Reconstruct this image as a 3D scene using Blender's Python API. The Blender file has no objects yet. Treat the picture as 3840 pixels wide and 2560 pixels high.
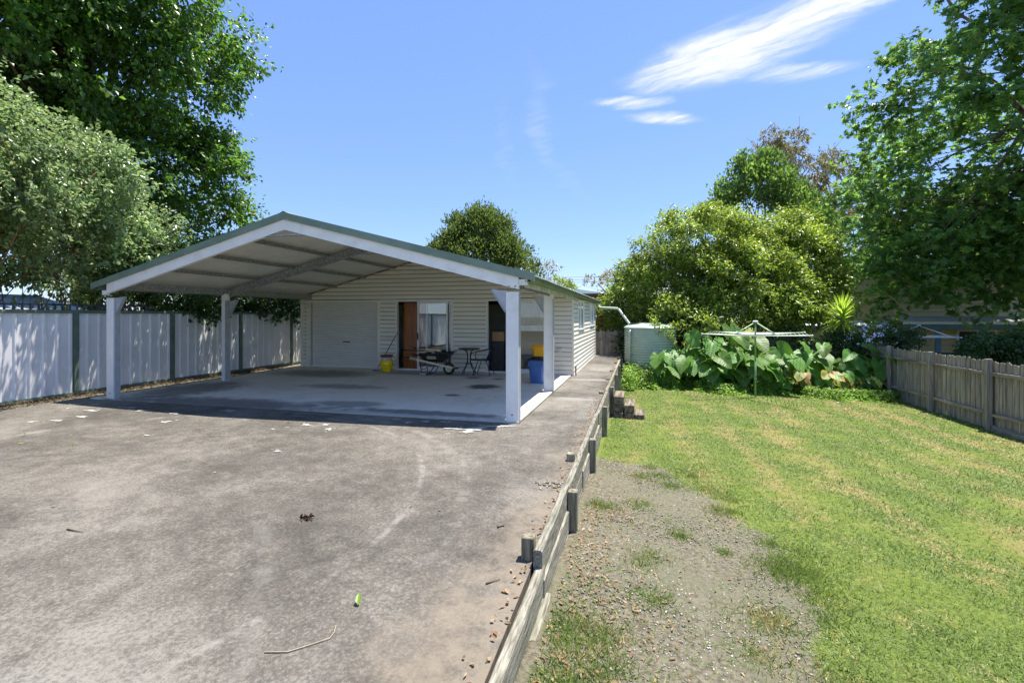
import bpy, bmesh, math, random
import numpy as np
from mathutils import Vector, Matrix, noise as mnoise

R = math.radians
random.seed(7)
rng = np.random.default_rng(11)
scene = bpy.context.scene
COL = scene.collection

# ------------------------------------------------------------------ camera
cam_d = bpy.data.cameras.new('camera')
cam = bpy.data.objects.new('camera', cam_d)
COL.objects.link(cam)
cam_d.sensor_width = 36.0
cam_d.lens = 17.0
cam_d.shift_y = -0.0251
cam_d.clip_start = 0.05
cam_d.clip_end = 3000
cam.location = (0, 0, 1.65)
cam.rotation_euler = (R(90), 0, R(14.6))
scene.camera = cam

# ------------------------------------------------------------------ world: sky, clouds
SUN_DIR = Vector((0.215, 0.21, 1.0)).normalized()
SUN_EL = math.asin(SUN_DIR.z)
SUN_AZ = math.atan2(SUN_DIR.x, SUN_DIR.y)


def node(nt, typ, ins=None, **props):
    n = nt.nodes.new(typ)
    for k, v in props.items():
        setattr(n, k, v)
    for k, v in (ins or {}).items():
        s = n.inputs[k]
        if isinstance(v, bpy.types.NodeSocket):
            nt.links.new(v, s)
        else:
            s.default_value = v
    return n


def mixc(nt, f, a, b, blend='MIX'):
    n = nt.nodes.new('ShaderNodeMix')
    n.data_type = 'RGBA'
    n.blend_type = blend
    for i, v in ((0, f), (6, a), (7, b)):
        s = n.inputs[i]
        if isinstance(v, bpy.types.NodeSocket):
            nt.links.new(v, s)
        elif i == 0:
            s.default_value = v
        else:
            s.default_value = (v[0], v[1], v[2], 1)
    return n.outputs[2]


def math_(nt, op, a, b=0.0, c=0.0, clamp=False):
    n = nt.nodes.new('ShaderNodeMath')
    n.operation = op
    n.use_clamp = clamp
    for i, v in enumerate((a, b, c)):
        if isinstance(v, bpy.types.NodeSocket):
            nt.links.new(v, n.inputs[i])
        else:
            n.inputs[i].default_value = v
    return n.outputs[0]


def ramp(nt, f, stops, interp='LINEAR'):
    n = nt.nodes.new('ShaderNodeValToRGB')
    n.color_ramp.interpolation = interp
    e = n.color_ramp.elements
    while len(e) < len(stops):
        e.new(0.5)
    for el, (p, c) in zip(e, stops):
        el.position = p
        el.color = (c, c, c, 1) if isinstance(c, (int, float)) else (c[0], c[1], c[2], 1)
    nt.links.new(f, n.inputs[0])
    return n.outputs[0]


def mapr(nt, v, a, b, c=0.0, d=1.0, smooth=True):
    n = nt.nodes.new('ShaderNodeMapRange')
    if smooth:
        n.interpolation_type = 'SMOOTHSTEP'
    nt.links.new(v, n.inputs[0])
    for i, x in enumerate((a, b, c, d)):
        n.inputs[i + 1].default_value = x
    return n.outputs[0]


def noise(nt, vec, scale, detail=4.0, rough=0.55, dist=0.0):
    n = node(nt, 'ShaderNodeTexNoise', {'Scale': scale, 'Detail': detail, 'Roughness': rough, 'Distortion': dist})
    if vec is not None:
        nt.links.new(vec, n.inputs['Vector'])
    return n.outputs[0]


world = bpy.data.worlds.new('World')
scene.world = world
world.use_nodes = True
wt = world.node_tree
wt.nodes.clear()
sky = node(wt, 'ShaderNodeTexSky', sky_type='NISHITA', sun_disc=False)
sky.sun_elevation = SUN_EL
sky.sun_rotation = SUN_AZ
sky.altitude = 50
sky.air_density = 1.0
sky.dust_density = 0.1
sky.ozone_density = 3.0
tc = node(wt, 'ShaderNodeTexCoord')
sep = node(wt, 'ShaderNodeSeparateXYZ', {0: tc.outputs['Generated']})
dz = math_(wt, 'MAXIMUM', sep.outputs[2], 0.03)
pl = node(wt, 'ShaderNodeCombineXYZ', {0: math_(wt, 'DIVIDE', sep.outputs[0], dz), 1: math_(wt, 'DIVIDE', sep.outputs[1], dz)}).outputs[0]
# cirrus sheet on a plane overhead: soft-edged patches torn by stretched noise
warp = node(wt, 'ShaderNodeTexNoise', {'Vector': pl, 'Scale': 2.2, 'Detail': 5.0, 'Roughness': 0.6})
wv = node(wt, 'ShaderNodeVectorMath', {0: warp.outputs[1], 1: (0.5, 0.5, 0.5)}, operation='SUBTRACT').outputs[0]
wv = node(wt, 'ShaderNodeVectorMath', {0: wv, 1: (0.30, 0.20, 0)}, operation='MULTIPLY').outputs[0]
pw = node(wt, 'ShaderNodeVectorMath', {0: pl, 1: wv}, operation='ADD').outputs[0]
CLOUDS = [(0.34, 1.99, 0.44, 0.25, -32, 0.92), (0.58, 1.80, 0.42, 0.16, -34, 0.85), (0.62, 2.22, 0.26, 0.10, 6, 0.52),
          (0.00, 2.36, 0.17, 0.08, -4, 0.66), (0.13, 2.56, 0.24, 0.09, 12, 0.70), (-0.10, 2.30, 0.16, 0.06, 0, 0.5),
          (-0.52, 2.6, 0.09, 1.0, 9, 0.22), (-0.80, 2.9, 0.08, 1.2, 13, 0.16), (-0.5, 3.6, 0.12, 1.0, -6, 0.16),
          (1.9, 0.9, 0.45, 0.12, -20, 0.6), (-1.2, -1.4, 0.6, 0.15, 12, 0.6), (0.8, -2.2, 0.6, 0.16, -9, 0.6)]
cm = None
for (cx, cy, rx, ry, ang, amt) in CLOUDS:
    a = R(ang)
    d = node(wt, 'ShaderNodeVectorMath', {0: pw, 1: (cx, cy, 0)}, operation='SUBTRACT').outputs[0]
    d = node(wt, 'ShaderNodeVectorRotate', {'Vector': d, 'Angle': -a}, rotation_type='Z_AXIS').outputs[0]
    d = node(wt, 'ShaderNodeVectorMath', {0: d, 1: (1 / rx, 1 / ry, 0)}, operation='MULTIPLY').outputs[0]
    ln = node(wt, 'ShaderNodeVectorMath', {0: d}, operation='LENGTH').outputs['Value']
    m = math_(wt, 'MULTIPLY', mapr(wt, ln, 1.35, 0.15), amt)
    cm = m if cm is None else math_(wt, 'MAXIMUM', cm, m)
st = node(wt, 'ShaderNodeVectorRotate', {'Vector': pw, 'Angle': R(26)}, rotation_type='Z_AXIS').outputs[0]
st = node(wt, 'ShaderNodeVectorMath', {0: st, 1: (3.5, 17, 0)}, operation='MULTIPLY').outputs[0]
sn = node(wt, 'ShaderNodeTexNoise', {'Vector': st, 'Scale': 1.0, 'Detail': 7.0, 'Roughness': 0.62}).outputs[0]
cl = math_(wt, 'ADD', cm, math_(wt, 'MULTIPLY', math_(wt, 'SUBTRACT', sn, 0.5), math_(wt, 'MULTIPLY', cm, 2.3)))
cl = mapr(wt, cl, 0.05, 0.95)
cl = math_(wt, 'MULTIPLY', cl, mapr(wt, sep.outputs[2], 0.03, 0.2))
skyc = mixc(wt, 0.74, sky.outputs[0], (0.37, 0.69, 1.78))   # hazier, evener summer blue than the bare sky model
skyc = mixc(wt, math_(wt, 'MULTIPLY', cl, 0.93), skyc, (2.45, 2.5, 2.6))
bg = node(wt, 'ShaderNodeBackground', {'Color': skyc, 'Strength': 0.102})
out = node(wt, 'ShaderNodeOutputWorld', {'Surface': bg.outputs[0]})

# ------------------------------------------------------------------ sun
sd = bpy.data.lights.new('sun', 'SUN')
sd.energy = 2.35
sd.angle = R(0.53)
sd.color = (1.0, 0.945, 0.86)
sun = bpy.data.objects.new('sun', sd)
COL.objects.link(sun)
sun.location = (10, 10, 40)
sun.rotation_euler = SUN_DIR.to_track_quat('Z', 'Y').to_euler()

# ------------------------------------------------------------------ exposure
vs = scene.view_settings
vs.view_transform = 'Standard'
vs.look = 'None'
vs.exposure = 2.1
vs.gamma = 1.0
vs.use_curve_mapping = False
scene.cycles.max_bounces = 8
scene.cycles.diffuse_bounces = 5
scene.cycles.transparent_max_bounces = 8
scene.cycles.sample_clamp_indirect = 8.0

# ------------------------------------------------------------------ building helpers
def new_mesh(name, V, F, mats=None, fm=None, smooth=False):
    me = bpy.data.meshes.new(name)
    me.from_pydata([tuple(v) for v in V], [], [tuple(f) for f in F])
    for m in (mats or []):
        me.materials.append(m)
    if fm is not None:
        me.polygons.foreach_set('material_index', fm)
    if smooth:
        me.polygons.foreach_set('use_smooth', [True] * len(me.polygons))
    me.update()
    return me


def fast_mesh(name, V, F, mat):
    """V (n,3) array, F (m,k) array of equal-sized faces."""
    me = bpy.data.meshes.new(name)
    V = np.ascontiguousarray(V, dtype=np.float32)
    F = np.ascontiguousarray(F, dtype=np.int32)
    m, k = F.shape
    me.vertices.add(len(V))
    me.vertices.foreach_set('co', V.ravel())
    me.loops.add(m * k)
    me.loops.foreach_set('vertex_index', F.ravel())
    me.polygons.add(m)
    me.polygons.foreach_set('loop_start', np.arange(0, m * k, k, dtype=np.int32))
    me.polygons.foreach_set('loop_total', np.full(m, k, dtype=np.int32))
    me.materials.append(mat)
    me.update(calc_edges=True)
    return me


def obj(name, me, parent=None, loc=(0, 0, 0), rot=(0, 0, 0), scale=(1, 1, 1)):
    o = bpy.data.objects.new(name, me)
    COL.objects.link(o)
    o.parent = parent
    o.location = loc
    o.rotation_euler = rot
    o.scale = scale
    return o


def tag(o, label, cat, group=None, kind=None):
    o['label'] = label
    o['category'] = cat
    if group:
        o['group'] = group
    if kind:
        o['kind'] = kind
    return o


def thing(name, label, cat, loc=(0, 0, 0), rz=0.0, group=None):
    o = bpy.data.objects.new(name, None)
    o.empty_display_size = 0.2
    COL.objects.link(o)
    o.location = loc
    o.rotation_euler = (0, 0, rz)
    return tag(o, label, cat, group)


class G:
    """collects verts and faces; all coordinates in the local frame of the thing."""
    def __init__(s):
        s.V, s.F, s.M = [], [], []

    def add(s, V, F, m=0):
        b = len(s.V)
        s.V += [tuple(v) for v in V]
        s.F += [tuple(i + b for i in f) for f in F]
        s.M += [m] * len(F)
        return s

    def box(s, x0, x1, y0, y1, z0, z1, m=0, bev=0.0):
        if bev:
            V = []
            for z, q, h in ((z0, bev, bev * 0.5), (z0 + bev, 0, bev), (z1 - bev, 0, bev), (z1, bev, bev * 0.5)):
                a, b, c, d = x0 + q, x1 - q, y0 + q, y1 - q
                V += [(a + h, c, z), (b - h, c, z), (b, c + h, z), (b, d - h, z), (b - h, d, z), (a + h, d, z), (a, d - h, z), (a, c + h, z)]
            F = [(7, 6, 5, 4, 3, 2, 1, 0), tuple(range(24, 32))]
            for l in range(3):
                for k in range(8):
                    a, c = l * 8 + k, l * 8 + (k + 1) % 8
                    F.append((a, c, c + 8, a + 8))
            return s.add(V, F, m)
        V = [(x, y, z) for z in (z0, z1) for (x, y) in ((x0, y0), (x1, y0), (x1, y1), (x0, y1))]
        F = [(3, 2, 1, 0), (4, 5, 6, 7), (0, 1, 5, 4), (1, 2, 6, 5), (2, 3, 7, 6), (3, 0, 4, 7)]
        return s.add(V, F, m)

    def tube(s, pts, r, n=8, m=0, cap=True):
        pts = [Vector(p) for p in pts]
        rs = r if isinstance(r, (list, tuple)) else [r] * len(pts)
        V, F = [], []
        up = None
        for i, p in enumerate(pts):
            t = (pts[min(i + 1, len(pts) - 1)] - pts[max(i - 1, 0)]).normalized()
            if up is None:
                up = Vector((0, 0, 1)) if abs(t.z) < 0.9 else Vector((1, 0, 0))
            a = t.cross(up)
            if a.length < 1e-5:
                a = t.cross(Vector((0, 1, 0)))
            a.normalize()
            b = a.cross(t).normalized()
            up = b
            for k in range(n):
                q = 2 * math.pi * k / n
                V.append(p + (a * math.cos(q) + b * math.sin(q)) * rs[i])
        for i in range(len(pts) - 1):
            for k in range(n):
                c = (k + 1) % n
                F.append((i * n + k, i * n + c, (i + 1) * n + c, (i + 1) * n + k))
        if cap:
            F.append(tuple(range(n))[::-1])
            F.append(tuple(range((len(pts) - 1) * n, len(pts) * n)))
        return s.add(V, F, m)

    def lathe(s, prof, n=24, c=(0, 0, 0), m=0):
        V, F = [], []
        for (r, z) in prof:
            for k in range(n):
                q = 2 * math.pi * k / n
                V.append((c[0] + r * math.cos(q), c[1] + r * math.sin(q), c[2] + z))
        for i in range(len(prof) - 1):
            for k in range(n):
                d = (k + 1) % n
                F.append((i * n + k, i * n + d, (i + 1) * n + d, (i + 1) * n + k))
        return s.add(V, F, m)

    def prism(s, poly, axis, a, b, m=0):
        """poly 2D outline extruded from a to b along axis ('x': poly=(y,z), 'y': poly=(x,z), 'z': poly=(x,y))."""
        n = len(poly)
        def P(p, t):
            return (t, p[0], p[1]) if axis == 'x' else ((p[0], t, p[1]) if axis == 'y' else (p[0], p[1], t))
        V = [P(p, a) for p in poly] + [P(p, b) for p in poly]
        F = [tuple(range(n))[::-1], tuple(range(n, 2 * n))] + [(i, (i + 1) % n, n + (i + 1) % n, n + i) for i in range(n)]
        return s.add(V, F, m)

    def mesh(s, name, mats, smooth=False, fix=True):
        mats = mats if isinstance(mats, (list, tuple)) else [mats]
        me = new_mesh(name, s.V, s.F, mats, s.M, smooth)
        if fix:
            bm = bmesh.new()
            bm.from_mesh(me)
            bmesh.ops.recalc_face_normals(bm, faces=bm.faces)
            bm.to_mesh(me)
            bm.free()
        return me

    def build(s, name, mats, parent=None, smooth=False, off=None, fix=True):
        if off is not None:
            s.V = [(v[0] - off[0], v[1] - off[1], v[2] - off[2]) for v in s.V]
        o = obj(name, s.mesh(name, mats, smooth, fix), parent)
        if smooth == 'auto':
            pass
        return o


def shade_auto(o, ang=35):
    me = o.data
    bm = bmesh.new()
    bm.from_mesh(me)
    for f in bm.faces:
        f.smooth = True
    for e in bm.edges:
        if len(e.link_faces) == 2:
            e.smooth = e.calc_face_angle(0) < R(ang)
    bm.to_mesh(me)
    bm.free()
    return o


# ------------------------------------------------------------------ materials
def base_mat(name):
    m = bpy.data.materials.new(name)
    m.use_nodes = True
    nt = m.node_tree
    b = nt.nodes['Principled BSDF']
    return m, nt, b


def coords(nt, rnd=True, scale=(1, 1, 1)):
    tc = node(nt, 'ShaderNodeTexCoord').outputs['Object']
    if rnd:
        oi = node(nt, 'ShaderNodeObjectInfo').outputs['Random']
        off = node(nt, 'ShaderNodeCombineXYZ', {0: math_(nt, 'MULTIPLY', oi, 37.0), 1: math_(nt, 'MULTIPLY', oi, 91.0), 2: math_(nt, 'MULTIPLY', oi, 13.0)}).outputs[0]
        tc = node(nt, 'ShaderNodeVectorMath', {0: tc, 1: off}, operation='ADD').outputs[0]
    if scale != (1, 1, 1):
        tc = node(nt, 'ShaderNodeVectorMath', {0: tc, 1: scale}, operation='MULTIPLY').outputs[0]
    return tc


def surf(name, c1, c2, scale=8.0, rough=0.6, bump=0.0, bscale=None, metal=0.0, stretch=(1, 1, 1), lo=0.35, hi=0.65, vary=0.0, spec=0.5, dirt=None, dirt_scale=1.5, dirt_amt=0.5, detail=5.0):
    m, nt, b = base_mat(name)
    v = coords(nt, True, stretch)
    f = mapr(nt, noise(nt, v, scale, detail), lo, hi)
    c = mixc(nt, f, c1, c2)
    if dirt:
        d = mapr(nt, noise(nt, v, dirt_scale, 7.0, 0.65), 0.50, 0.72, 0, dirt_amt)
        c = mixc(nt, d, c, dirt)
    if vary:
        oi = node(nt, 'ShaderNodeObjectInfo').outputs['Random']
        vv = math_(nt, 'ADD', math_(nt, 'MULTIPLY', oi, vary), 1 - vary / 2)
        c = node(nt, 'ShaderNodeHueSaturation', {'Value': vv, 'Color': c}).outputs[0]
    nt.links.new(c, b.inputs['Base Color'])
    b.inputs['Roughness'].default_value = rough
    b.inputs['Metallic'].default_value = metal
    b.inputs['Specular IOR Level'].default_value = spec
    if bump:
        bn = node(nt, 'ShaderNodeBump', {'Strength': bump, 'Distance': 0.01, 'Height': noise(nt, v, bscale or scale * 3, 4.0)})
        nt.links.new(bn.outputs[0], b.inputs['Normal'])
    return m


def leaf_mat(name, cols, trans=0.3, rough=0.42, spec=0.5, tint=(1.0, 1.0, 0.45)):
    """per-leaf colour from a ramp over Random Per Island, translucent."""
    m, nt, b = base_mat(name)
    ri = node(nt, 'ShaderNodeNewGeometry').outputs['Random Per Island']
    n = len(cols)
    c = ramp(nt, ri, [(i / (n - 1), k) for i, k in enumerate(cols)])
    oc = node(nt, 'ShaderNodeTexCoord').outputs['Object']
    pv = mapr(nt, noise(nt, oc, 0.9, 2.0), 0.3, 0.7, 0.72, 1.25)
    c = node(nt, 'ShaderNodeHueSaturation', {'Value': pv, 'Color': c}).outputs[0]
    nt.links.new(c, b.inputs['Base Color'])
    b.inputs['Roughness'].default_value = rough
    b.inputs['Specular IOR Level'].default_value = spec
    tr = node(nt, 'ShaderNodeBsdfTranslucent', {'Color': mixc(nt, 0.6, c, tint, 'MULTIPLY')})
    br = node(nt, 'ShaderNodeHueSaturation', {'Value': 2.5, 'Color': mixc(nt, 0.6, c, tint, 'MULTIPLY')}).outputs[0]
    nt.links.new(br, tr.inputs['Color'])
    mx = node(nt, 'ShaderNodeMixShader', {0: trans, 1: b.outputs[0], 2: tr.outputs[0]})
    nt.links.new(mx.outputs[0], nt.nodes['Material Output'].inputs['Surface'])
    return m


def glass_mat(name, tint=(0.9, 0.95, 0.95)):
    m, nt, b = base_mat(name)
    nt.nodes.remove(b)
    fr = node(nt, 'ShaderNodeFresnel', {'IOR': 1.52}).outputs[0]
    f2 = math_(nt, 'MULTIPLY', fr, 2.0, clamp=True)
    gl = node(nt, 'ShaderNodeBsdfGlossy', {'Roughness': 0.01, 'Color': (1, 1, 1, 1)})
    tp = node(nt, 'ShaderNodeBsdfTransparent', {'Color': (*tint, 1)})
    mx = node(nt, 'ShaderNodeMixShader', {0: f2, 1: tp.outputs[0], 2: gl.outputs[0]})
    nt.links.new(mx.outputs[0], nt.nodes['Material Output'].inputs['Surface'])
    return m


M = {}
M['white'] = surf('white_paint_steel', (0.80, 0.79, 0.77), (0.87, 0.86, 0.84), 3.0, 0.45, dirt=(0.42, 0.40, 0.34), dirt_scale=2.2, dirt_amt=0.28)
M['clad'] = surf('weatherboard_vinyl', (0.78, 0.745, 0.655), (0.85, 0.815, 0.725), 2.0, 0.55, stretch=(0.4, 1, 3), vary=0.05, dirt=(0.45, 0.42, 0.36), dirt_scale=1.1, dirt_amt=0.25)
M['trimw'] = surf('white_aluminium', (0.74, 0.74, 0.74), (0.82, 0.82, 0.82), 4.0, 0.4)
M['roofgreen'] = surf('green_roof_steel', (0.15, 0.215, 0.165), (0.19, 0.26, 0.205), 3.0, 0.42, dirt=(0.22, 0.25, 0.2), dirt_amt=0.3)
M['gutter'] = surf('dark_green_gutter', (0.10, 0.145, 0.085), (0.15, 0.20, 0.12), 5.0, 0.5, dirt=(0.1, 0.1, 0.05), dirt_amt=0.5)
M['soffit'] = surf('cream_roof_underside', (0.64, 0.62, 0.56), (0.71, 0.69, 0.63), 2.5, 0.5)
M['galv'] = surf('galvanised_steel', (0.24, 0.245, 0.25), (0.44, 0.45, 0.46), 26.0, 0.42, metal=0.4, detail=3.0)
M['galvs'] = surf('galvanised_flange', (0.40, 0.42, 0.45), (0.47, 0.49, 0.52), 6.0, 0.45, metal=0.2)
M['fascia'] = surf('mould_stained_fascia', (0.40, 0.41, 0.31), (0.60, 0.60, 0.52), 4.0, 0.6, dirt=(0.2, 0.2, 0.12), dirt_amt=0.6)
M['fencew'] = surf('white_fence_steel', (0.69, 0.69, 0.695), (0.75, 0.75, 0.755), 2.0, 0.42, dirt=(0.40, 0.36, 0.30), dirt_scale=7.0, dirt_amt=0.12)
M['fenceg'] = surf('green_fence_frame', (0.09, 0.135, 0.105), (0.13, 0.18, 0.14), 4.0, 0.45)
M['tank'] = surf('pale_green_tank_steel', (0.36, 0.45, 0.36), (0.45, 0.54, 0.45), 3.0, 0.38, dirt=(0.22, 0.26, 0.19), dirt_amt=0.4)
M['pvc'] = surf('pale_green_pipe', (0.50, 0.58, 0.48), (0.58, 0.65, 0.55), 6.0, 0.4)
M['oldwood'] = surf('weathered_grey_timber', (0.19, 0.16, 0.13), (0.50, 0.43, 0.355), 3.0, 0.85, bump=0.7, bscale=9.0, stretch=(12, 12, 0.7), vary=0.35, lo=0.25, hi=0.75, spec=0.2, dirt=(0.10, 0.12, 0.07), dirt_scale=0.5, dirt_amt=0.4)
M['rail'] = surf('weathered_fence_rail', (0.17, 0.14, 0.11), (0.38, 0.32, 0.265), 2.6, 0.85, bump=0.5, bscale=9.0, stretch=(6, 0.5, 6), vary=0.3, spec=0.2)
M['sleeper'] = surf('weathered_sleeper', (0.10, 0.09, 0.063), (0.42, 0.395, 0.32), 6.0, 0.85, bump=1.0, bscale=11.0, stretch=(10, 0.9, 10), vary=0.3, lo=0.22, hi=0.78, detail=10.0, spec=0.2, dirt=(0.09, 0.115, 0.06), dirt_scale=0.8, dirt_amt=0.55)
M['step'] = surf('brown_sleeper', (0.10, 0.082, 0.060), (0.25, 0.21, 0.16), 2.5, 0.85, bump=0.7, bscale=8.0, stretch=(7, 0.6, 7), vary=0.5, spec=0.2)
M['postw'] = surf('treated_post', (0.13, 0.115, 0.075), (0.36, 0.33, 0.24), 3.0, 0.85, bump=0.8, bscale=8.0, stretch=(12, 12, 0.8), vary=0.35, spec=0.2)
M['black'] = surf('black_plastic', (0.012, 0.012, 0.013), (0.02, 0.02, 0.021), 20.0, 0.45)
M['blackm'] = surf('black_tube_steel', (0.012, 0.012, 0.014), (0.022, 0.022, 0.025), 12.0, 0.35)
M['rubber'] = surf('black_rubber', (0.018, 0.018, 0.018), (0.035, 0.034, 0.033), 16.0, 0.8)
M['cream'] = surf('cream_paint', (0.66, 0.58, 0.36), (0.74, 0.66, 0.44), 6.0, 0.5, dirt=(0.3, 0.26, 0.18), dirt_amt=0.35)
M['yellow'] = surf('yellow_glaze', (0.78, 0.56, 0.008), (0.86, 0.64, 0.015), 4.0, 0.12)
M['terra'] = surf('terracotta_plastic', (0.22, 0.055, 0.03), (0.3, 0.08, 0.045), 6.0, 0.6)
M['greyp'] = surf('pale_plastic_pot', (0.5, 0.47, 0.42), (0.6, 0.57, 0.52), 6.0, 0.6)
M['blue'] = surf('blue_bin_plastic', (0.045, 0.115, 0.34), (0.06, 0.14, 0.40), 5.0, 0.42)
M['binyel'] = surf('yellow_bin_plastic', (0.84, 0.40, 0.004), (0.90, 0.46, 0.008), 5.0, 0.4)
M['ply'] = surf('varnished_board', (0.30, 0.095, 0.022), (0.40, 0.14, 0.035), 2.0, 0.35, stretch=(6, 6, 0.8))
M['card'] = surf('cardboard', (0.36, 0.23, 0.12), (0.43, 0.29, 0.16), 4.0, 0.8)
M['dark'] = surf('dark_lining_gap_shade', (0.05, 0.045, 0.04), (0.075, 0.07, 0.062), 3.0, 0.8)  # lining tone; its darkness also paints the shade in lap and slat gaps
M['reflection_sheet'] = surf('pale_reflection_sheet', (0.60, 0.60, 0.57), (0.68, 0.68, 0.65), 3.0, 0.8)  # pale sheet colour imitating a reflected curtained window
M['glass'] = glass_mat('window_glass')
M['handle'] = surf('dark_handle_grip', (0.015, 0.015, 0.015), (0.03, 0.03, 0.03), 10, 0.5)
M['ltmetal'] = surf('brushed_light_metal', (0.5, 0.5, 0.49), (0.62, 0.62, 0.6), 8.0, 0.4, metal=0.6)
M['hoist'] = surf('pale_green_hoist_paint', (0.34, 0.47, 0.27), (0.42, 0.55, 0.34), 8.0, 0.35)
M['hoistp'] = surf('green_hoist_mast', (0.17, 0.30, 0.13), (0.22, 0.36, 0.17), 8.0, 0.35)
M['wire'] = surf('white_line', (0.72, 0.72, 0.70), (0.8, 0.8, 0.78), 8.0, 0.5)
M['bark'] = surf('brown_bark', (0.07, 0.05, 0.035), (0.19, 0.15, 0.11), 6.0, 0.9, bump=0.9, bscale=14, stretch=(1, 1, 0.35), spec=0.2)
M['barkp'] = surf('pale_gum_bark', (0.24, 0.20, 0.165), (0.45, 0.40, 0.35), 4.0, 0.8, stretch=(1, 1, 0.4), spec=0.2)
M['stem'] = surf('reddish_stem', (0.13, 0.07, 0.04), (0.26, 0.15, 0.09), 6.0, 0.85, spec=0.2)
M['brownsheet'] = surf('red_brown_boards', (0.12, 0.04, 0.027), (0.19, 0.065, 0.045), 2.5, 0.7, stretch=(0.5, 1, 5), vary=0.3)
M['roofgrey'] = surf('grey_corrugated_roof', (0.44, 0.46, 0.50), (0.54, 0.56, 0.60), 2.0, 0.4)
M['creamclad'] = surf('cream_weatherboard', (0.60, 0.48, 0.26), (0.66, 0.54, 0.31), 2.0, 0.6, vary=0.05)
M['pale'] = surf('pale_cream_board', (0.62, 0.56, 0.44), (0.69, 0.63, 0.51), 2.0, 0.6, vary=0.05)
M['bluetrim'] = surf('slate_blue_trim', (0.085, 0.16, 0.235), (0.11, 0.195, 0.28), 4.0, 0.5)
M['darkfence'] = surf('dark_green_sheet', (0.035, 0.055, 0.045), (0.05, 0.075, 0.06), 4.0, 0.5)
M['red'] = surf('red_cloth', (0.5, 0.02, 0.012), (0.62, 0.04, 0.02), 5.0, 0.7)
M['hill'] = surf('far_blue_hill', (0.06, 0.10, 0.13), (0.08, 0.125, 0.155), 0.02, 0.9)

# ------------------------------------------------------------------ ground levels
def drive_z(y):
    return -0.02 * max(0.0, 7.2 - y)


def lawn_z(x, y):
    a = max(-0.85, -0.15 - 0.045 * y)
    b = max(-1.0, -0.55 - 0.035 * y)
    t = min(1.15, max(0.0, (x + 0.6) / 8.5))
    return a + (b - a) * t


def ground_z(x, y):
    if x <= -11.58:
        return -0.01
    if x <= -10.8:
        return drive_z(y) - 0.03
    if x < -0.63:
        return -0.42 if y < 20.4 else -0.5
    b = 0.012 * mnoise.noise((x * 1.3, y * 1.3, 0)) + 0.006 * mnoise.noise((x * 5, y * 5, 3))
    return lawn_z(x, y) + (b if x < 9 and y < 20 else 0)


# gravelly bare patch beside the retaining wall (distance to a hand-drawn outline, metres, <0 inside)
PATCH = [(-1.6, 7.6), (-0.62, 7.55), (0.05, 7.35), (0.45, 6.75), (0.85, 6.1), (1.1, 5.2), (1.32, 4.6), (1.28, 4.0), (1.1, 3.4), (1.02, 2.9), (1.2, 2.2), (1.0, 0.5), (-1.6, 0.5)]


def patch_d(x, y):
    P = PATCH
    inside = False
    dm = 1e9
    n = len(P)
    for i in range(n):
        x0, y0 = P[i]
        x1, y1 = P[(i + 1) % n]
        if (y0 > y) != (y1 > y) and x < (x1 - x0) * (y - y0) / (y1 - y0) + x0:
            inside = not inside
        dx, dy = x1 - x0, y1 - y0
        t = max(0, min(1, ((x - x0) * dx + (y - y0) * dy) / (dx * dx + dy * dy)))
        dm = min(dm, math.hypot(x - x0 - t * dx, y - y0 - t * dy))
    return -dm if inside else dm


xs = [-600, -250, -100, -50, -28, -16, -11.6, -11.57, -11.2, -10.81, -10.79, -6, -0.66, -0.63] + [-0.60 + 0.09 * i for i in range(0, 98)] + [8.4, 9.5, 12, 18, 30, 60, 120, 300, 700]
ys = [-400, -100, -40, -15, -6, -3, -1] + [0.0 + 0.1 * i for i in range(0, 206)] + [21, 22, 24, 28, 35, 50, 80, 140, 260, 500, 1000]
nx, ny = len(xs), len(ys)
V = [(x, y, ground_z(x, y)) for y in ys for x in xs]
F = [(j * nx + i, j * nx + i + 1, (j + 1) * nx + i + 1, (j + 1) * nx + i) for j in range(ny - 1) for i in range(nx - 1)]
me = new_mesh('lawn', V, F, smooth=True)
at = me.attributes.new('bare', 'FLOAT', 'POINT')
bare = []
for (x, y, z) in V:
    if -0.7 < x < 3 and -1 < y < 9:
        d = patch_d(x, y) + 0.28 * mnoise.noise((x * 1.7, y * 1.7, 5)) + 0.14 * mnoise.noise((x * 5, y * 5, 9))
        bare.append(max(0.0, min(1.0, 0.5 - d / 0.7)))
    else:
        bare.append(1.0 if x < -0.62 else 0.0)
at.data.foreach_set('value', bare)


def lawn_colours(nt, oc, green_lo=(0.105, 0.145, 0.028), green_hi=(0.19, 0.24, 0.048), straw=(0.26, 0.215, 0.085)):
    st = node(nt, 'ShaderNodeVectorMath', {0: oc, 1: (1.0, 0.55, 1)}, operation='MULTIPLY').outputs[0]
    n1 = noise(nt, st, 0.55, 6.0, 0.6)
    n2 = noise(nt, oc, 3.2, 5.0, 0.65)
    n3 = noise(nt, oc, 22.0, 4.0, 0.7)
    g = mixc(nt, mapr(nt, n3, 0.3, 0.7), green_lo, green_hi)
    f = math_(nt, 'ADD', math_(nt, 'MULTIPLY', n1, 0.55), math_(nt, 'MULTIPLY', n2, 0.45))
    f = math_(nt, 'ADD', f, math_(nt, 'MULTIPLY', math_(nt, 'SUBTRACT', n3, 0.5), 0.25))
    sx_ = node(nt, 'ShaderNodeSeparateXYZ', {0: oc}).outputs[0]
    f = math_(nt, 'ADD', f, math_(nt, 'MULTIPLY', math_(nt, 'SINE', math_(nt, 'ADD', math_(nt, 'MULTIPLY', sx_, 6.6), math_(nt, 'MULTIPLY', n1, 5.0))), 0.045))   # mower passes
    return g, mapr(nt, f, 0.44, 0.66), straw


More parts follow.
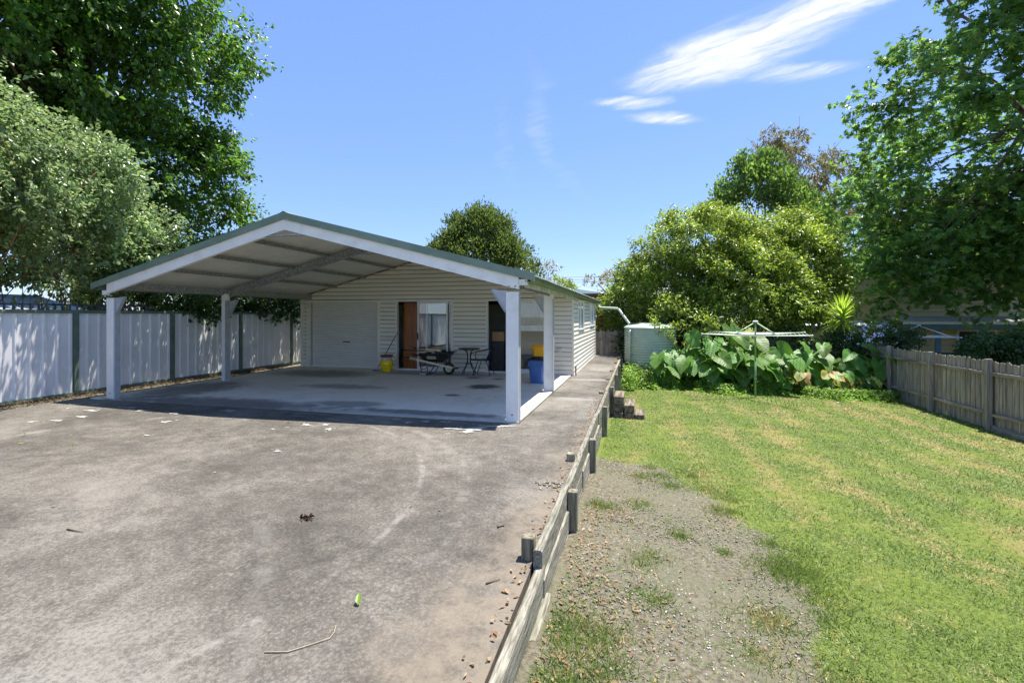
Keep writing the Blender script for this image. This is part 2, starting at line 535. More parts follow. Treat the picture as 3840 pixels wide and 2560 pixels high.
m, nt, b = base_mat('lawn_and_soil')
oc = node(nt, 'ShaderNodeTexCoord').outputs['Object']
g, fs, straw = lawn_colours(nt, oc)
turf = mixc(nt, math_(nt, 'MULTIPLY', fs, 0.8), g, (0.27, 0.225, 0.085))
soil = mixc(nt, mapr(nt, noise(nt, oc, 30, 5), 0.3, 0.7), (0.11, 0.097, 0.065), (0.24, 0.215, 0.16))
soil = mixc(nt, mapr(nt, noise(nt, oc, 1.7, 5), 0.42, 0.62, 0, 0.7), soil, (0.17, 0.165, 0.11))
ba = node(nt, 'ShaderNodeAttribute', attribute_name='bare').outputs['Fac']
fb = mapr(nt, math_(nt, 'ADD', ba, math_(nt, 'MULTIPLY', math_(nt, 'SUBTRACT', noise(nt, oc, 9, 5, 0.7), 0.5), 0.9)), 0.35, 0.65)
nt.links.new(mixc(nt, fb, turf, soil), b.inputs['Base Color'])
b.inputs['Roughness'].default_value = 0.95
b.inputs['Specular IOR Level'].default_value = 0.1
bp = node(nt, 'ShaderNodeBump', {'Strength': 0.9, 'Distance': 0.03, 'Height': noise(nt, oc, 38, 5, 0.7)})
nt.links.new(bp.outputs[0], b.inputs['Normal'])
me.materials.append(m)
lawn = obj('lawn', me)
lawn['kind'] = 'structure'

# ------------------------------------------------------------------ driveway, slab, path
def concrete(name, dark, mid, light, speck=0.5, tan=None, stains=None, worn=0.0):
    m, nt, b = base_mat(name)
    oc = node(nt, 'ShaderNodeTexCoord').outputs['Object']
    n1 = noise(nt, oc, 0.45, 5.0, 0.62, 0.4)
    n2 = noise(nt, oc, 5.0, 9.0, 0.76)
    n3 = noise(nt, oc, 42.0, 5.0, 0.78)
    n4 = noise(nt, oc, 170.0, 2.0, 0.7)
    f = math_(nt, 'ADD', math_(nt, 'MULTIPLY', n1, 0.42), math_(nt, 'MULTIPLY', n2, 0.28))
    f = math_(nt, 'ADD', f, math_(nt, 'MULTIPLY', n3, 0.30))
    c = ramp(nt, f, [(0.41, dark), (0.50, mid), (0.59, light)])
    sx = node(nt, 'ShaderNodeSeparateXYZ', {0: oc})
    if speck:
        # pale worn flecks, denser in patches
        pf = math_(nt, 'ADD', math_(nt, 'MULTIPLY', n4, 0.40), math_(nt, 'MULTIPLY', n3, 0.60))
        pf = math_(nt, 'ADD', pf, math_(nt, 'MULTIPLY', math_(nt, 'SUBTRACT', n1, 0.5), 0.45))
        pf = math_(nt, 'ADD', pf, math_(nt, 'MULTIPLY', math_(nt, 'SUBTRACT', n2, 0.5), 0.30))
        c = mixc(nt, mapr(nt, pf, 0.50, 0.60, 0, speck), c, [k * 1.75 for k in light])
        c = mixc(nt, mapr(nt, pf, 0.44, 0.36, 0, 0.55), c, [k * 0.55 for k in dark])
    if worn:
        # bleached, worn surface towards the street end, with exposed aggregate
        k = math_(nt, 'ADD', sx.outputs[1], math_(nt, 'MULTIPLY', math_(nt, 'SUBTRACT', noise(nt, oc, 1.3, 6, 0.65), 0.5), 2.6))
        c = mixc(nt, math_(nt, 'MULTIPLY', mapr(nt, k, 2.1, 1.4, 0, worn), mapr(nt, n3, 0.38, 0.58, 0.25, 1)), c, (0.235, 0.222, 0.193))
        # tyre scuffs: pale arcs broken up by noise
        brk = mapr(nt, noise(nt, oc, 2.3, 6, 0.7), 0.46, 0.62)
        for (ax_, ay_, ar_, aw_, am_) in ((-5.4, 3.4, 3.45, 0.05, 0.6), (-5.2, 3.3, 3.75, 0.10, 0.45), (-1.0, 1.2, 4.9, 0.06, 0.22), (-7.5, -1.5, 6.6, 0.09, 0.25)):
            dd = node(nt, 'ShaderNodeVectorMath', {0: oc, 1: (ax_, ay_, 0)}, operation='SUBTRACT').outputs[0]
            ln = node(nt, 'ShaderNodeVectorMath', {0: dd}, operation='LENGTH').outputs['Value']
            rg = math_(nt, 'ABSOLUTE', math_(nt, 'SUBTRACT', ln, ar_))
            c = mixc(nt, math_(nt, 'MULTIPLY', mapr(nt, rg, aw_, aw_ * 0.2, 0, am_), brk), c, (0.27, 0.255, 0.225))
    if tan:
        # washed-out soil film along the retaining wall
        k = math_(nt, 'ADD', math_(nt, 'ADD', sx.outputs[0], math_(nt, 'MULTIPLY', sx.outputs[1], -0.10)), math_(nt, 'MULTIPLY', math_(nt, 'SUBTRACT', noise(nt, oc, 1.4, 7, 0.65), 0.5), 1.5))
        c = mixc(nt, math_(nt, 'MULTIPLY', mapr(nt, k, -1.70, -1.15, 0, 0.8), mapr(nt, n2, 0.36, 0.6, 0.3, 1)), c, tan)
    if stains:
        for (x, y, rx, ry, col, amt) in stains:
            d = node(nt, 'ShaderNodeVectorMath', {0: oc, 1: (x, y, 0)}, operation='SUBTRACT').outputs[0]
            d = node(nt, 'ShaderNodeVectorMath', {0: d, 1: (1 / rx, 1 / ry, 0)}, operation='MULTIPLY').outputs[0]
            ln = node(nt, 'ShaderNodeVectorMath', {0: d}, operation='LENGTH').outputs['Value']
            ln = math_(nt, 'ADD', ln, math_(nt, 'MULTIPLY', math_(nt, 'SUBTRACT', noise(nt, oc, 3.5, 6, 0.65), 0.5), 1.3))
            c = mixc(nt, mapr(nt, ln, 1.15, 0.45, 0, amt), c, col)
    nt.links.new(c, b.inputs['Base Color'])
    b.inputs['Roughness'].default_value = 0.85
    b.inputs['Specular IOR Level'].default_value = 0.25
    hh = math_(nt, 'ADD', math_(nt, 'MULTIPLY', n3, 0.6), math_(nt, 'MULTIPLY', n4, 0.4))
    bp = node(nt, 'ShaderNodeBump', {'Strength': 0.6, 'Distance': 0.006, 'Height': hh})
    nt.links.new(bp.outputs[0], b.inputs['Normal'])
    return m


mat_drive = concrete('old_driveway_concrete', (0.070, 0.063, 0.052), (0.108, 0.098, 0.082), (0.152, 0.139, 0.117), 0.5, tan=(0.215, 0.178, 0.132), worn=0.7)
mat_path = concrete('path_concrete', (0.080, 0.073, 0.061), (0.125, 0.115, 0.097), (0.18, 0.167, 0.142), 0.55,
                    stains=[(-1.2, 9.6, 0.5, 0.25, (0.27, 0.255, 0.23), 0.7), (-1.15, 12.6, 0.7, 0.25, (0.27, 0.255, 0.23), 0.7), (-1.2, 20.2, 0.7, 0.5, (0.24, 0.22, 0.19), 0.6)])
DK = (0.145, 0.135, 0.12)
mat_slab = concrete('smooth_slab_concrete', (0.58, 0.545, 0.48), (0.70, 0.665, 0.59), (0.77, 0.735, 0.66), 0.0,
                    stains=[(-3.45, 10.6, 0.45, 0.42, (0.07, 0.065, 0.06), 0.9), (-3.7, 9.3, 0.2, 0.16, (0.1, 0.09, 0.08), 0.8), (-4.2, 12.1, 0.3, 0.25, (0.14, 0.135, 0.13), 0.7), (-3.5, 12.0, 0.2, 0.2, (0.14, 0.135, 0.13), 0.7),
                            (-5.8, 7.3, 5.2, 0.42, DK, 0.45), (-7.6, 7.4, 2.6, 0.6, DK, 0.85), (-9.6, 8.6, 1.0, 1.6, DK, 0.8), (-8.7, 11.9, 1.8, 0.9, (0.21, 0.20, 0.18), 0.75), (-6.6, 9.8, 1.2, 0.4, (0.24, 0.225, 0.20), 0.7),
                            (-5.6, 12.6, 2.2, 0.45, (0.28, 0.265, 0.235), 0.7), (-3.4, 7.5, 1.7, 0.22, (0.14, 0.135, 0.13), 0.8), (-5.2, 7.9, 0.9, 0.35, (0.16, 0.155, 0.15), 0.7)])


def sheet(name, x0, x1, y0, y1, zf, mat, step=0.5, skirt=0.12):
    gx = np.linspace(x0, x1, max(2, int((x1 - x0) / step) + 1))
    gy = np.linspace(y0, y1, max(2, int((y1 - y0) / step) + 1))
    V, F = [], []
    for y in gy:
        for x in gx:
            V.append((x, y, zf(y) + 0.004 * mnoise.noise((x * 0.8, y * 0.8, 1))))
    a, c = len(gx), len(gy)
    for j in range(c - 1):
        for i in range(a - 1):
            F.append((j * a + i, j * a + i + 1, (j + 1) * a + i + 1, (j + 1) * a + i))
    ring = [i for i in range(a)] + [j * a + a - 1 for j in range(1, c)] + [(c - 1) * a + i for i in range(a - 2, -1, -1)] + [j * a for j in range(c - 2, 0, -1)]
    b0 = len(V)
    for k in ring:
        x, y, z = V[k]
        V.append((x, y, z - skirt))
    n = len(ring)
    for k in range(n):
        F.append((ring[(k + 1) % n], ring[k], b0 + k, b0 + (k + 1) % n))
    o = obj(name, new_mesh(name, V, F, [mat]))
    o['kind'] = 'structure'
    return o


driveway = sheet('driveway', -10.86, -0.71, -9.0, 7.185, drive_z, mat_drive)
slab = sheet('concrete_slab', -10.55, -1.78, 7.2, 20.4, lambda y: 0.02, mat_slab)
path = sheet('path', -1.765, -0.71, 7.2, 21.0, lambda y: -0.004, mat_path)

# dirt packed in the joints
jg = G()
jg.box(-10.86, -0.71, 7.18, 7.206, -0.1, -0.012)
jg.box(-1.785, -1.76, 7.2, 20.4, -0.1, -0.004)
M['jointdirt'] = surf('joint_dirt', (0.035, 0.03, 0.02), (0.08, 0.07, 0.04), 20, 0.95, spec=0.1)
jo = jg.build('joint_dirt', M['jointdirt'], driveway)

# flakes of white paint left on the concrete: thin irregular skins
M['flake'] = surf('white_paint_flake', (0.34, 0.33, 0.30), (0.44, 0.43, 0.40), 30, 0.8)


def blob(cx, cy, rx, ry, z, seed, n=34, rot=0.0):
    r_ = random.Random(seed)
    ph = [r_.uniform(0, 6.28) for _ in range(4)]
    V = [(cx, cy, z)]
    for k in range(n):
        a = 2 * math.pi * k / n
        q = 1 + 0.30 * math.sin(2 * a + ph[0]) + 0.28 * math.sin(3 * a + ph[1]) + 0.22 * math.sin(5 * a + ph[2]) + 0.15 * math.sin(9 * a + ph[3])
        x, y = rx * q * math.cos(a), ry * q * math.sin(a)
        V.append((cx + x * math.cos(rot) - y * math.sin(rot), cy + x * math.sin(rot) + y * math.cos(rot), z))
    return V, [(0, k + 1, (k + 1) % n + 1) for k in range(n)]


FLK = [(-2.30, 6.72, 0.17, 0.07, 0.3), (-2.10, 6.92, 0.15, 0.05, 0), (-2.36, 6.56, 0.11, 0.07, 0.8), (-2.62, 6.66, 0.10, 0.05, 0), (-1.9, 6.98, 0.09, 0.04, 0.2), (-3.2, 6.95, 0.06, 0.03, 0), (-3.45, 6.85, 0.05, 0.04, 0),
       (-2.9, 7.02, 0.08, 0.03, 0.3), (-3.7, 6.99, 0.05, 0.025, 0), (-4.9, 6.35, 0.07, 0.05, 0), (-4.62, 6.42, 0.05, 0.04, 0), (-4.4, 6.2, 0.05, 0.05, 0), (-5.2, 6.0, 0.03, 0.02, 0), (-7.6, 6.5, 0.07, 0.05, 0),
       (-8.9, 6.7, 0.12, 0.05, 0.2), (-8.4, 6.55, 0.08, 0.05, 0), (-9.3, 6.35, 0.11, 0.06, 0), (-8.9, 5.95, 0.10, 0.05, 0.1), (-9.0, 5.65, 0.09, 0.04, 0), (-9.3, 5.5, 0.07, 0.04, 0), (-7.2, 6.0, 0.07, 0.05, 0), (-6.9, 6.9, 0.10, 0.04, 0.2),
       (-10.2, 6.7, 0.08, 0.05, 0), (-9.8, 6.75, 0.06, 0.05, 0), (-9.9, 6.4, 0.05, 0.03, 0), (-6.7, 5.3, 0.04, 0.03, 0), (-4.35, 5.1, 0.05, 0.025, 0)]
fo = None
for i, (x, y, rx, ry, a) in enumerate(FLK + [(q[0] + random.gauss(0, q[2] * 1.3), q[1] + random.gauss(0, q[3] * 1.6), q[2] * random.uniform(0.15, 0.4), q[3] * random.uniform(0.15, 0.5), 0) for q in FLK for _ in range(2)]):
    Vv, Ff = blob(x, y, rx, ry, drive_z(y) + 0.0075, i, rot=a)
    o = obj('paint_patch', new_mesh('paint_patch', Vv, Ff, [M['flake']]), driveway)

# ------------------------------------------------------------------ garage with carport
WL, WR, WY, WB = -10.45, -1.72, 13.30, 20.40       # shed outer walls
RX, ZR, ZE = -6.03, 3.44, 2.27                      # ridge x, ridge height, eave height (top of sheets)
EL, ER = -10.52, -1.54
FY, BY = 7.22, 20.62
SLOPE = (ZR - ZE) / (ER - RX)


def roof_z(x):
    return ZR - SLOPE * abs(x - RX)


gar = thing('garage', 'white weatherboard garage with open double carport and low green gable roof', 'garage', ((WL + WR) / 2, 13.8, 0.0))
GO = gar.location.copy()


def gp(g, name, mats, parent=None, smooth=False, fix=True):
    return g.build(name, mats, parent or gar, smooth, GO, fix)


# corrugated roof sheets: green above, cream below
M['roofpair'] = [M['roofgreen'], M['soffit']]
for side in (0, 1):
    nsheet = 18
    w = (BY - FY) / nsheet
    g = G()
    nseg = 60
    xe = EL if side == 0 else ER
    V, F, fm = [], [], []
    for lay, dz0 in ((0, 0.0), (1, -0.004)):
        for k in range(nseg + 1):
            t = k / nseg
            zz = 0.008 * math.sin(2 * math.pi * 10 * t) + dz0
            V += [(RX, w * t, ZR + zz), (xe, w * t, ZE + zz)]
    n1 = (nseg + 1) * 2
    for lay in (0, 1):
        for k in range(nseg):
            a = lay * n1 + k * 2
            F.append((a, a + 1, a + 3, a + 2))
            fm.append(lay)
    V = [(v[0] - GO[0], v[1] - GO[1], v[2] - GO[2]) for v in V]
    me = new_mesh('roof_sheet', V, F, M['roofpair'], fm, True)
    for i in range(nsheet):
        obj('roof_sheet', me, gar, (0, FY + i * w, 0.0015 * (i % 2)))
# ridge cap
g = G()
for yy0, yy1 in ((FY - 0.02, BY + 0.02),):
    for sgn in (-1, 1):
        g.prism([(RX, ZR + 0.05), (RX + sgn * 0.17, roof_z(RX + 0.17) + 0.018), (RX + sgn * 0.17, roof_z(RX + 0.17) + 0.012), (RX, ZR + 0.044)], 'y', yy0, yy1)
gp(g, 'ridge_cap', M['roofgreen'])
# barge cappings (green) front and back
for yy0, yy1 in ((FY - 0.03, FY - 0.004), (BY + 0.004, BY + 0.03)):
    for sgn, xe in ((-1, EL - 0.02), (1, ER + 0.02)):
        g = G()
        ze = roof_z(xe)
        g.prism([(RX, ZR + 0.03), (xe, ze + 0.03), (xe, ze - 0.09), (RX, ZR - 0.095)], 'y', yy0, yy1)
        g.prism([(RX, ZR + 0.03), (xe, ze + 0.03), (xe, ze + 0.022), (RX, ZR + 0.022)], 'y', min(yy0, yy1) - 0.0 if yy0 > 15 else yy1, yy1 + 0.11 if yy0 < 15 else yy1 + 0.001)
        gp(g, 'barge_capping', M['roofgreen'])
# rivets along the front capping
rv = G().lathe([(0.0, 0.006), (0.006, 0.004), (0.009, 0)], 6).mesh('rivet', M['ltmetal'])
for sgn in (-1, 1):
    for k in range(7):
        x = RX + sgn * (0.1 + 0.68 * k)
        obj('rivet', rv, gar, (x - GO[0], FY - 0.031 - GO[1], roof_z(x) - 0.075 - GO[2]), (R(90), 0, 0))
# front portal beams (white)
PX = [(-10.16, -9.98), (-1.98, -1.78)]
for sgn in (-1, 1):
    g = G()
    xe = -10.16 if sgn < 0 else -1.78
    zt0, zt1 = ZR - 0.07, roof_z(xe) - 0.07
    g.prism([(RX, zt0), (xe, zt1), (xe, zt1 - 0.205), (RX, zt0 - 0.205)], 'y', FY + 0.005, FY + 0.075)
    gp(g, 'portal_beam', M['white'])
g = G()
g.prism([(RX - 0.42, ZR - 0.385), (RX + 0.42, ZR - 0.385), (RX + 0.42, ZR - 0.36), (RX - 0.42, ZR - 0.36)], 'y', FY + 0.012, FY + 0.07)
gp(g, 'apex_tie', M['galv'])
# purlin stub on the beam ends
g = G().box(-1.775, -1.64, FY + 0.0, FY + 0.07, 2.12, 2.21)
gp(g, 'beam_end', M['white'])
g = G().box(-10.27, -10.165, FY + 0.0, FY + 0.07, 2.06, 2.15)
gp(g, 'beam_end', M['white'])
# posts: white face box, galvanised inner flange
for (x0, x1, y0, d, z1) in ((-10.16, -9.99, FY + 0.08, 0.13, 2.16), (-1.98, -1.78, FY + 0.08, 0.13, 2.18), (-10.14, -9.98, 9.93, 0.14, 2.20), (-1.98, -1.77, 10.32, 0.14, 2.19)):
    d = d - 0.075 if y0 < 8 else 0.10
    g = G().box(x0, x1, y0 - (0.078 if y0 < 8 else 0), y0 + d, 0.018, z1 - (0.16 if y0 < 8 else 0), bev=0.004)
    p = gp(g, 'post', M['white'])
    g = G()
    if x0 < -5:
        g.box(x1 + 0.001, x1 + 0.004, y0 - 0.05, y0 + d + 0.012, 0.03, z1 - 0.17)
    else:
        g.box(x1 + 0.001, x1 + 0.004, y0 - 0.05, y0 + d + 0.01, 0.03, z1 - 0.17)
    gp(g, 'flange', M['galvs'], p)
bolt_me = G().lathe([(0.0, 0.008), (0.010, 0.007), (0.013, 0.002), (0.016, 0.0)], 8).mesh('bolt', M['galv'])
for (x, y, z) in ((-1.93, FY + 0.0, 2.10), (-1.83, FY + 0.0, 2.10), (-1.88, FY + 0.0, 0.12), (-10.10, FY + 0.0, 2.04), (-10.04, FY + 0.0, 2.04), (-10.07, FY + 0.0, 0.12)):
    obj('bolt', bolt_me, gar, (x - GO[0], y - GO[1], z - GO[2]), (R(90), 0, 0))
# mid portal rafters (galvanised C sections with lips)
for sgn in (-1, 1):
    g = G()
    xe = -10.1 if sgn < 0 else -1.8
    zt0, zt1 = ZR - 0.075, roof_z(xe) - 0.075
    y0 = 10.06
    g.prism([(RX, zt0), (xe, zt1), (xe, zt1 - 0.2), (RX, zt0 - 0.2)], 'y', y0, y0 + 0.006)
    g.prism([(RX, zt0 - 0.2), (xe, zt1 - 0.2), (xe, zt1 - 0.206), (RX, zt0 - 0.206)], 'y', y0 - 0.062, y0 + 0.006)
    g.prism([(RX, zt0), (xe, zt1), (xe, zt1 - 0.006), (RX, zt0 - 0.006)], 'y', y0 - 0.062, y0)
    g.prism([(RX, zt0 - 0.182), (xe, zt1 - 0.182), (xe, zt1 - 0.2), (RX, zt0 - 0.2)], 'y', y0 - 0.064, y0 - 0.06)
    gp(g, 'rafter', M['galv'])
g = G().prism([(RX - 0.35, ZR - 0.37), (RX + 0.35, ZR - 0.37), (RX + 0.35, ZR - 0.34), (RX - 0.35, ZR - 0.34)], 'y', 10.0, 10.055)
gp(g, 'apex_tie', M['galv'])
# purlins under the sheets
for x in (-9.15, -8.15, -7.15, -6.28, -5.78, -4.9, -3.9, -2.9):
    z = roof_z(x) - 0.02
    g = G()
    g.box(x - 0.02, x + 0.02, FY + 0.08, WY + 0.02 if abs(x - RX) > 0.4 else WY - 0.05, z - 0.065, z)
    g.box(x - 0.05, x + 0.05, FY + 0.08, WY + 0.019 if abs(x - RX) > 0.4 else WY - 0.06, z - 0.07, z - 0.064)
    gp(g, 'purlin', M['galv'])
# eave beams on the post lines
for x, x2 in ((-10.12, -10.06), (-1.86, -1.80)):
    z = roof_z(x) - 0.045
    g = G().box(x, x2, FY + 0.08, WY - 0.005, z - 0.16, z)
    gp(g, 'eave_beam', M['galv'])
# knee braces
def knee(x0, dx, y, z, s=0.25, th=0.06, kh=0.34):
    g = G()
    g.prism([(x0, z), (x0 + dx * s, z - 0.0 + s * 0.10), (x0 + dx * 0.02, z - kh), (x0, z - kh)], 'y', y, y + 0.004)
    a, b = Vector((x0 + dx * s, 0, z + s * 0.10)), Vector((x0 + dx * 0.02, 0, z - kh))
    n = Vector((-(b - a).z, 0, (b - a).x)).normalized() * 0.004
    g.prism([(a.x, a.z), (b.x, b.z), (b.x + n.x, b.z + n.z), (a.x + n.x, a.z + n.z)], 'y', y - 0.03, y + 0.035)
    gp(g, 'knee_brace', M['galvs'])


knee(-9.985, 1, FY + 0.05, 2.0)
knee(-1.985, -1, FY + 0.05, 2.04, 0.25)
knee(-9.975, 1, 10.02, 2.02)
knee(-1.985, -1, 10.40, 2.06, 0.25)
# right-hand fascia board and gutter
g = G().box(-1.70, -1.675, FY + 0.07, WY - 0.0, 2.09, 2.225)
gp(g, 'fascia', M['fascia'])
g = G().box(-1.70, -1.675, WY + 0.003, BY - 0.2, 2.19, 2.24)
gp(g, 'fascia', M['fascia'])
for xs_, sg in ((-1.672, 1), (-10.37, -1)):
    g = G()
    pr = [(xs_, 2.275), (xs_, 2.17), (xs_ + sg * 0.085, 2.165), (xs_ + sg * 0.115, 2.20), (xs_ + sg * 0.115, 2.265), (xs_ + sg * 0.105, 2.265), (xs_ + sg * 0.105, 2.205), (xs_ + sg * 0.08, 2.175), (xs_ + sg * 0.008, 2.18), (xs_ + sg * 0.008, 2.275)]
    g.prism(pr, 'y', FY - 0.0, BY)
    gp(g, 'gutter', M['gutter'])

# ---- shed walls: wall lining (dark, for shade lines at the laps) + individual weatherboards
PITCH = 0.125
OPEN = [(-10.20, -7.68, 0.0, 2.08), (-7.06, -5.30, 0.0, 2.10), (-4.19, -2.50, 0.0, 2.10)]   # roller door, sliding door, second sliding door


def lined_wall(name, segs):
    g = G()
    for (x0, x1, y0, y1, z0, z1) in segs:
        g.box(x0, x1, y0, y1, z0, z1)
    return gp(g, name, M['dark'])


# front wall lining split round the openings, gable above
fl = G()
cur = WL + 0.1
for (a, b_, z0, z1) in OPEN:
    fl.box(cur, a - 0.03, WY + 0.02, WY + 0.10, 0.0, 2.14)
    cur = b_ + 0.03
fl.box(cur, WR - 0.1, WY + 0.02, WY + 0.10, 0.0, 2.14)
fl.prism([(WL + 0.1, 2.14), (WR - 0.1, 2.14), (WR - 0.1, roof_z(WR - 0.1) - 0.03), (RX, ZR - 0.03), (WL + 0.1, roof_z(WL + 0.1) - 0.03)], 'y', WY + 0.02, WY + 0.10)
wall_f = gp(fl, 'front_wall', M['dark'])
rl = G()
WIN = [(14.55, 16.0, 1.27, 2.08), (18.1, 19.6, 1.30, 2.08)]
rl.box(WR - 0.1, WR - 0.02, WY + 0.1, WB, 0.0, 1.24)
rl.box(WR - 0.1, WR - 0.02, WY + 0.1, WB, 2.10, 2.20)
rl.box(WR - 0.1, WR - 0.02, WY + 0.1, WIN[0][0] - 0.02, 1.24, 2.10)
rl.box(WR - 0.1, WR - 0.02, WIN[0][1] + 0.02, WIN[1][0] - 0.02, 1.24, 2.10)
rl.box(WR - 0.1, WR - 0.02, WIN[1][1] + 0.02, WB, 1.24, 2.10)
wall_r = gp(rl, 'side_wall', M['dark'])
g = G().box(WL, WL + 0.08, WY + 0.1, WB, 0.0, 2.2)
wall_l = gp(g, 'side_wall', M['clad'])
g = G().prism([(WL + 0.08, 0.0), (WR - 0.1, 0.0), (WR - 0.1, 2.2), (RX, ZR - 0.04), (WL + 0.08, 2.2)], 'y', WB - 0.08, WB)
wall_b = gp(g, 'rear_wall', M['clad'])
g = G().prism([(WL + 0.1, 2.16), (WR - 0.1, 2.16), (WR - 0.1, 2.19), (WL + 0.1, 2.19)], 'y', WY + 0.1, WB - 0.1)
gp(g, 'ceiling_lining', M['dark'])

BP = [(-0.002, 0.004), (-0.026, 0.0), (-0.030, 0.006), (-0.022, 0.06), (-0.016, 0.104), (-0.008, 0.112), (-0.002, 0.112)]   # (out, up) profile of one board


def board(x0, x1, z, parent):
    """weatherboard on the front wall between x0 and x1, clipped to the gable."""
    pts = []
    def lim(zz, left):
        if zz <= ZE - 0.1:
            return x0 if left else x1
        half = (ZR - 0.035 - zz) / SLOPE
        return max(x0, RX - half) if left else min(x1, RX + half)
    V, F = [], []
    for left in (True, False):
        for (o_, u) in BP:
            zz = z + u
            V.append((lim(zz, left), WY + 0.019 + o_, zz))
    n = len(BP)
    if V[0][0] >= V[n][0] - 0.05 or V[n - 1][0] >= V[2 * n - 1][0]:
        return
    F = [tuple(range(n)), tuple(range(n, 2 * n))[::-1]] + [(i, n + i, n + (i + 1) % n, (i + 1) % n) for i in range(n)]
    g = G().add(V, F)
    gp(g, 'weatherboard', M['clad'], parent)


row = 0
z = 0.03
while z < ZR - 0.1:
    if z + PITCH * 0.5 < 2.13:
        cur = WL + 0.045
        for (a, b_, z0, z1) in OPEN:
            board(cur, a - 0.045, z, wall_f)
            cur = b_ + 0.045
        board(cur, WR - 0.045, z, wall_f)
    else:
        board(WL + 0.045 if z < 2.2 else WL - 0.1, WR - 0.045 if z < 2.2 else WR + 0.1, z, wall_f)
    z += PITCH
# right wall boards
z = -0.02
BQ = BP
while z < 2.16:
    segs = [(WY + 0.05, WB - 0.05)]
    if z + 0.06 > 1.24 and z + 0.06 < 2.10:
        segs = [(WY + 0.05, WIN[0][0] - 0.045), (WIN[0][1] + 0.045, WIN[1][0] - 0.045), (WIN[1][1] + 0.045, WB - 0.05)]
    for (y0, y1) in segs:
        n = len(BP)
        V = [(WR - 0.019 - o_, y, z + u * (1.0 if z < 2.1 else 0.6)) for y in (y0, y1) for (o_, u) in BP]
        F = [tuple(range(n)), tuple(range(n, 2 * n))[::-1]] + [(i, n + i, n + (i + 1) % n, (i + 1) % n) for i in range(n)]
        gp(G().add(V, F), 'weatherboard', M['clad'], wall_r)
    z += PITCH
# corner and opening trims
g = G().box(WR - 0.045, WR + 0.012, WY - 0.012, WY + 0.048, 0.0, 2.17)
gp(g, 'corner_trim', M['clad'])
g = G().box(WL - 0.012, WL + 0.045, WY - 0.012, WY + 0.048, 0.02, 2.17)
gp(g, 'corner_trim', M['clad'])
g = G().box(WR - 0.045, WR + 0.012, WB - 0.048, WB + 0.012, -0.02, 2.17)
gp(g, 'corner_trim', M['clad'])
# sparrow-nest scraps along the rake are left as a ragged timber trimming
M['rakewood'] = surf('stained_rake_strip', (0.20, 0.10, 0.075), (0.50, 0.44, 0.38), 6.0, 0.8, lo=0.42, hi=0.58)
for sgn, xe in ((-1, WL), (1, WR)):
    g = G()
    g.prism([(RX + sgn * 0.3, roof_z(RX + 0.3) - 0.03), (xe, roof_z(xe) - 0.03), (xe, roof_z(xe) - 0.055), (RX + sgn * 0.3, roof_z(RX + 0.3) - 0.055)], 'y', WY - 0.045, WY - 0.006)
    gp(g, 'rake_strip', M['rakewood'])

# ---- roller door
a, b_, z0, z1 = OPEN[0]
rd = gp(G().box(a, b_, WY + 0.135, WY + 0.145, 0.05, 2.08), 'roller_door', M['dark'])  # dark backing sheet stands for the shade between slats
M['door'] = surf('roller_door_steel', (0.74, 0.725, 0.67), (0.80, 0.785, 0.73), 2.0, 0.45, vary=0.03)
nsl = 33
hs = (2.06 - 0.05) / nsl
V, F = [], []
prof = [(0.012, hs * 0.03), (-0.010, hs * 0.07), (-0.018, hs * 0.22), (-0.021, hs * 0.5), (-0.018, hs * 0.80), (-0.008, hs * 0.96), (0.012, hs * 0.985)]
n = len(prof)
V = [(x, o_, u) for x in (a + 0.085 - GO[0], b_ - 0.045 - GO[0]) for (o_, u) in prof]
F = [tuple(range(n)), tuple(range(n, 2 * n))[::-1]] + [(i, n + i, n + (i + 1) % n, (i + 1) % n) for i in range(n)]
sm = G().add(V, F).mesh('slat', M['door'])
for i in range(nsl):
    obj('slat', sm, rd, (0, WY + 0.12 - GO[1], 0.05 + i * hs - GO[2]))
gp(G().box(a + 0.055, b_ - 0.035, WY + 0.095, WY + 0.13, 0.024, 0.052), 'bottom_rail', M['door'], rd)
gp(G().box(-8.98, -8.74, WY + 0.075, WY + 0.098, 0.82, 0.85), 'handle', M['black'], rd)
gp(G().box(a - 0.045, a + 0.05, WY - 0.022, WY + 0.125, 0.02, 2.135), 'jamb', M['clad'], rd)
gp(G().box(b_ - 0.04, b_ + 0.045, WY - 0.022, WY + 0.125, 0.02, 2.135), 'jamb', M['clad'], rd)
gp(G().box(a + 0.051, b_ - 0.041, WY - 0.020, WY + 0.125, 2.062, 2.133), 'head_trim', M['clad'], rd)

# ---- sliding doors
def slider(a, b_, panel, name):
    t = 0.045
    fr = G()
    fr.box(a - 0.045, a + 0.0, WY - 0.02, WY + 0.10, 0.02, 2.135)
    fr.box(b_, b_ + 0.045, WY - 0.02, WY + 0.10, 0.02, 2.135)
    fr.box(a, b_, WY - 0.02, WY + 0.10, 2.075, 2.135)
    fr.box(a, b_, WY - 0.012, WY + 0.10, 0.02, 0.06)
    root = gp(fr, name, M['trimw'])
    return root


sd1 = slider(-7.06, -5.30, None, 'sliding_door')


def leaf(root, x0, x1, y, w=0.05, handle=None):
    g = G()
    g.box(x0, x0 + w, y, y + 0.035, 0.062, 2.073)
    g.box(x1 - w, x1, y, y + 0.035, 0.062, 2.073)
    g.box(x0 + w, x1 - w, y, y + 0.035, 0.062, 0.14)
    g.box(x0 + w, x1 - w, y, y + 0.035, 2.015, 2.073)
    p = gp(g, 'door_leaf', M['trimw'], root)
    return p


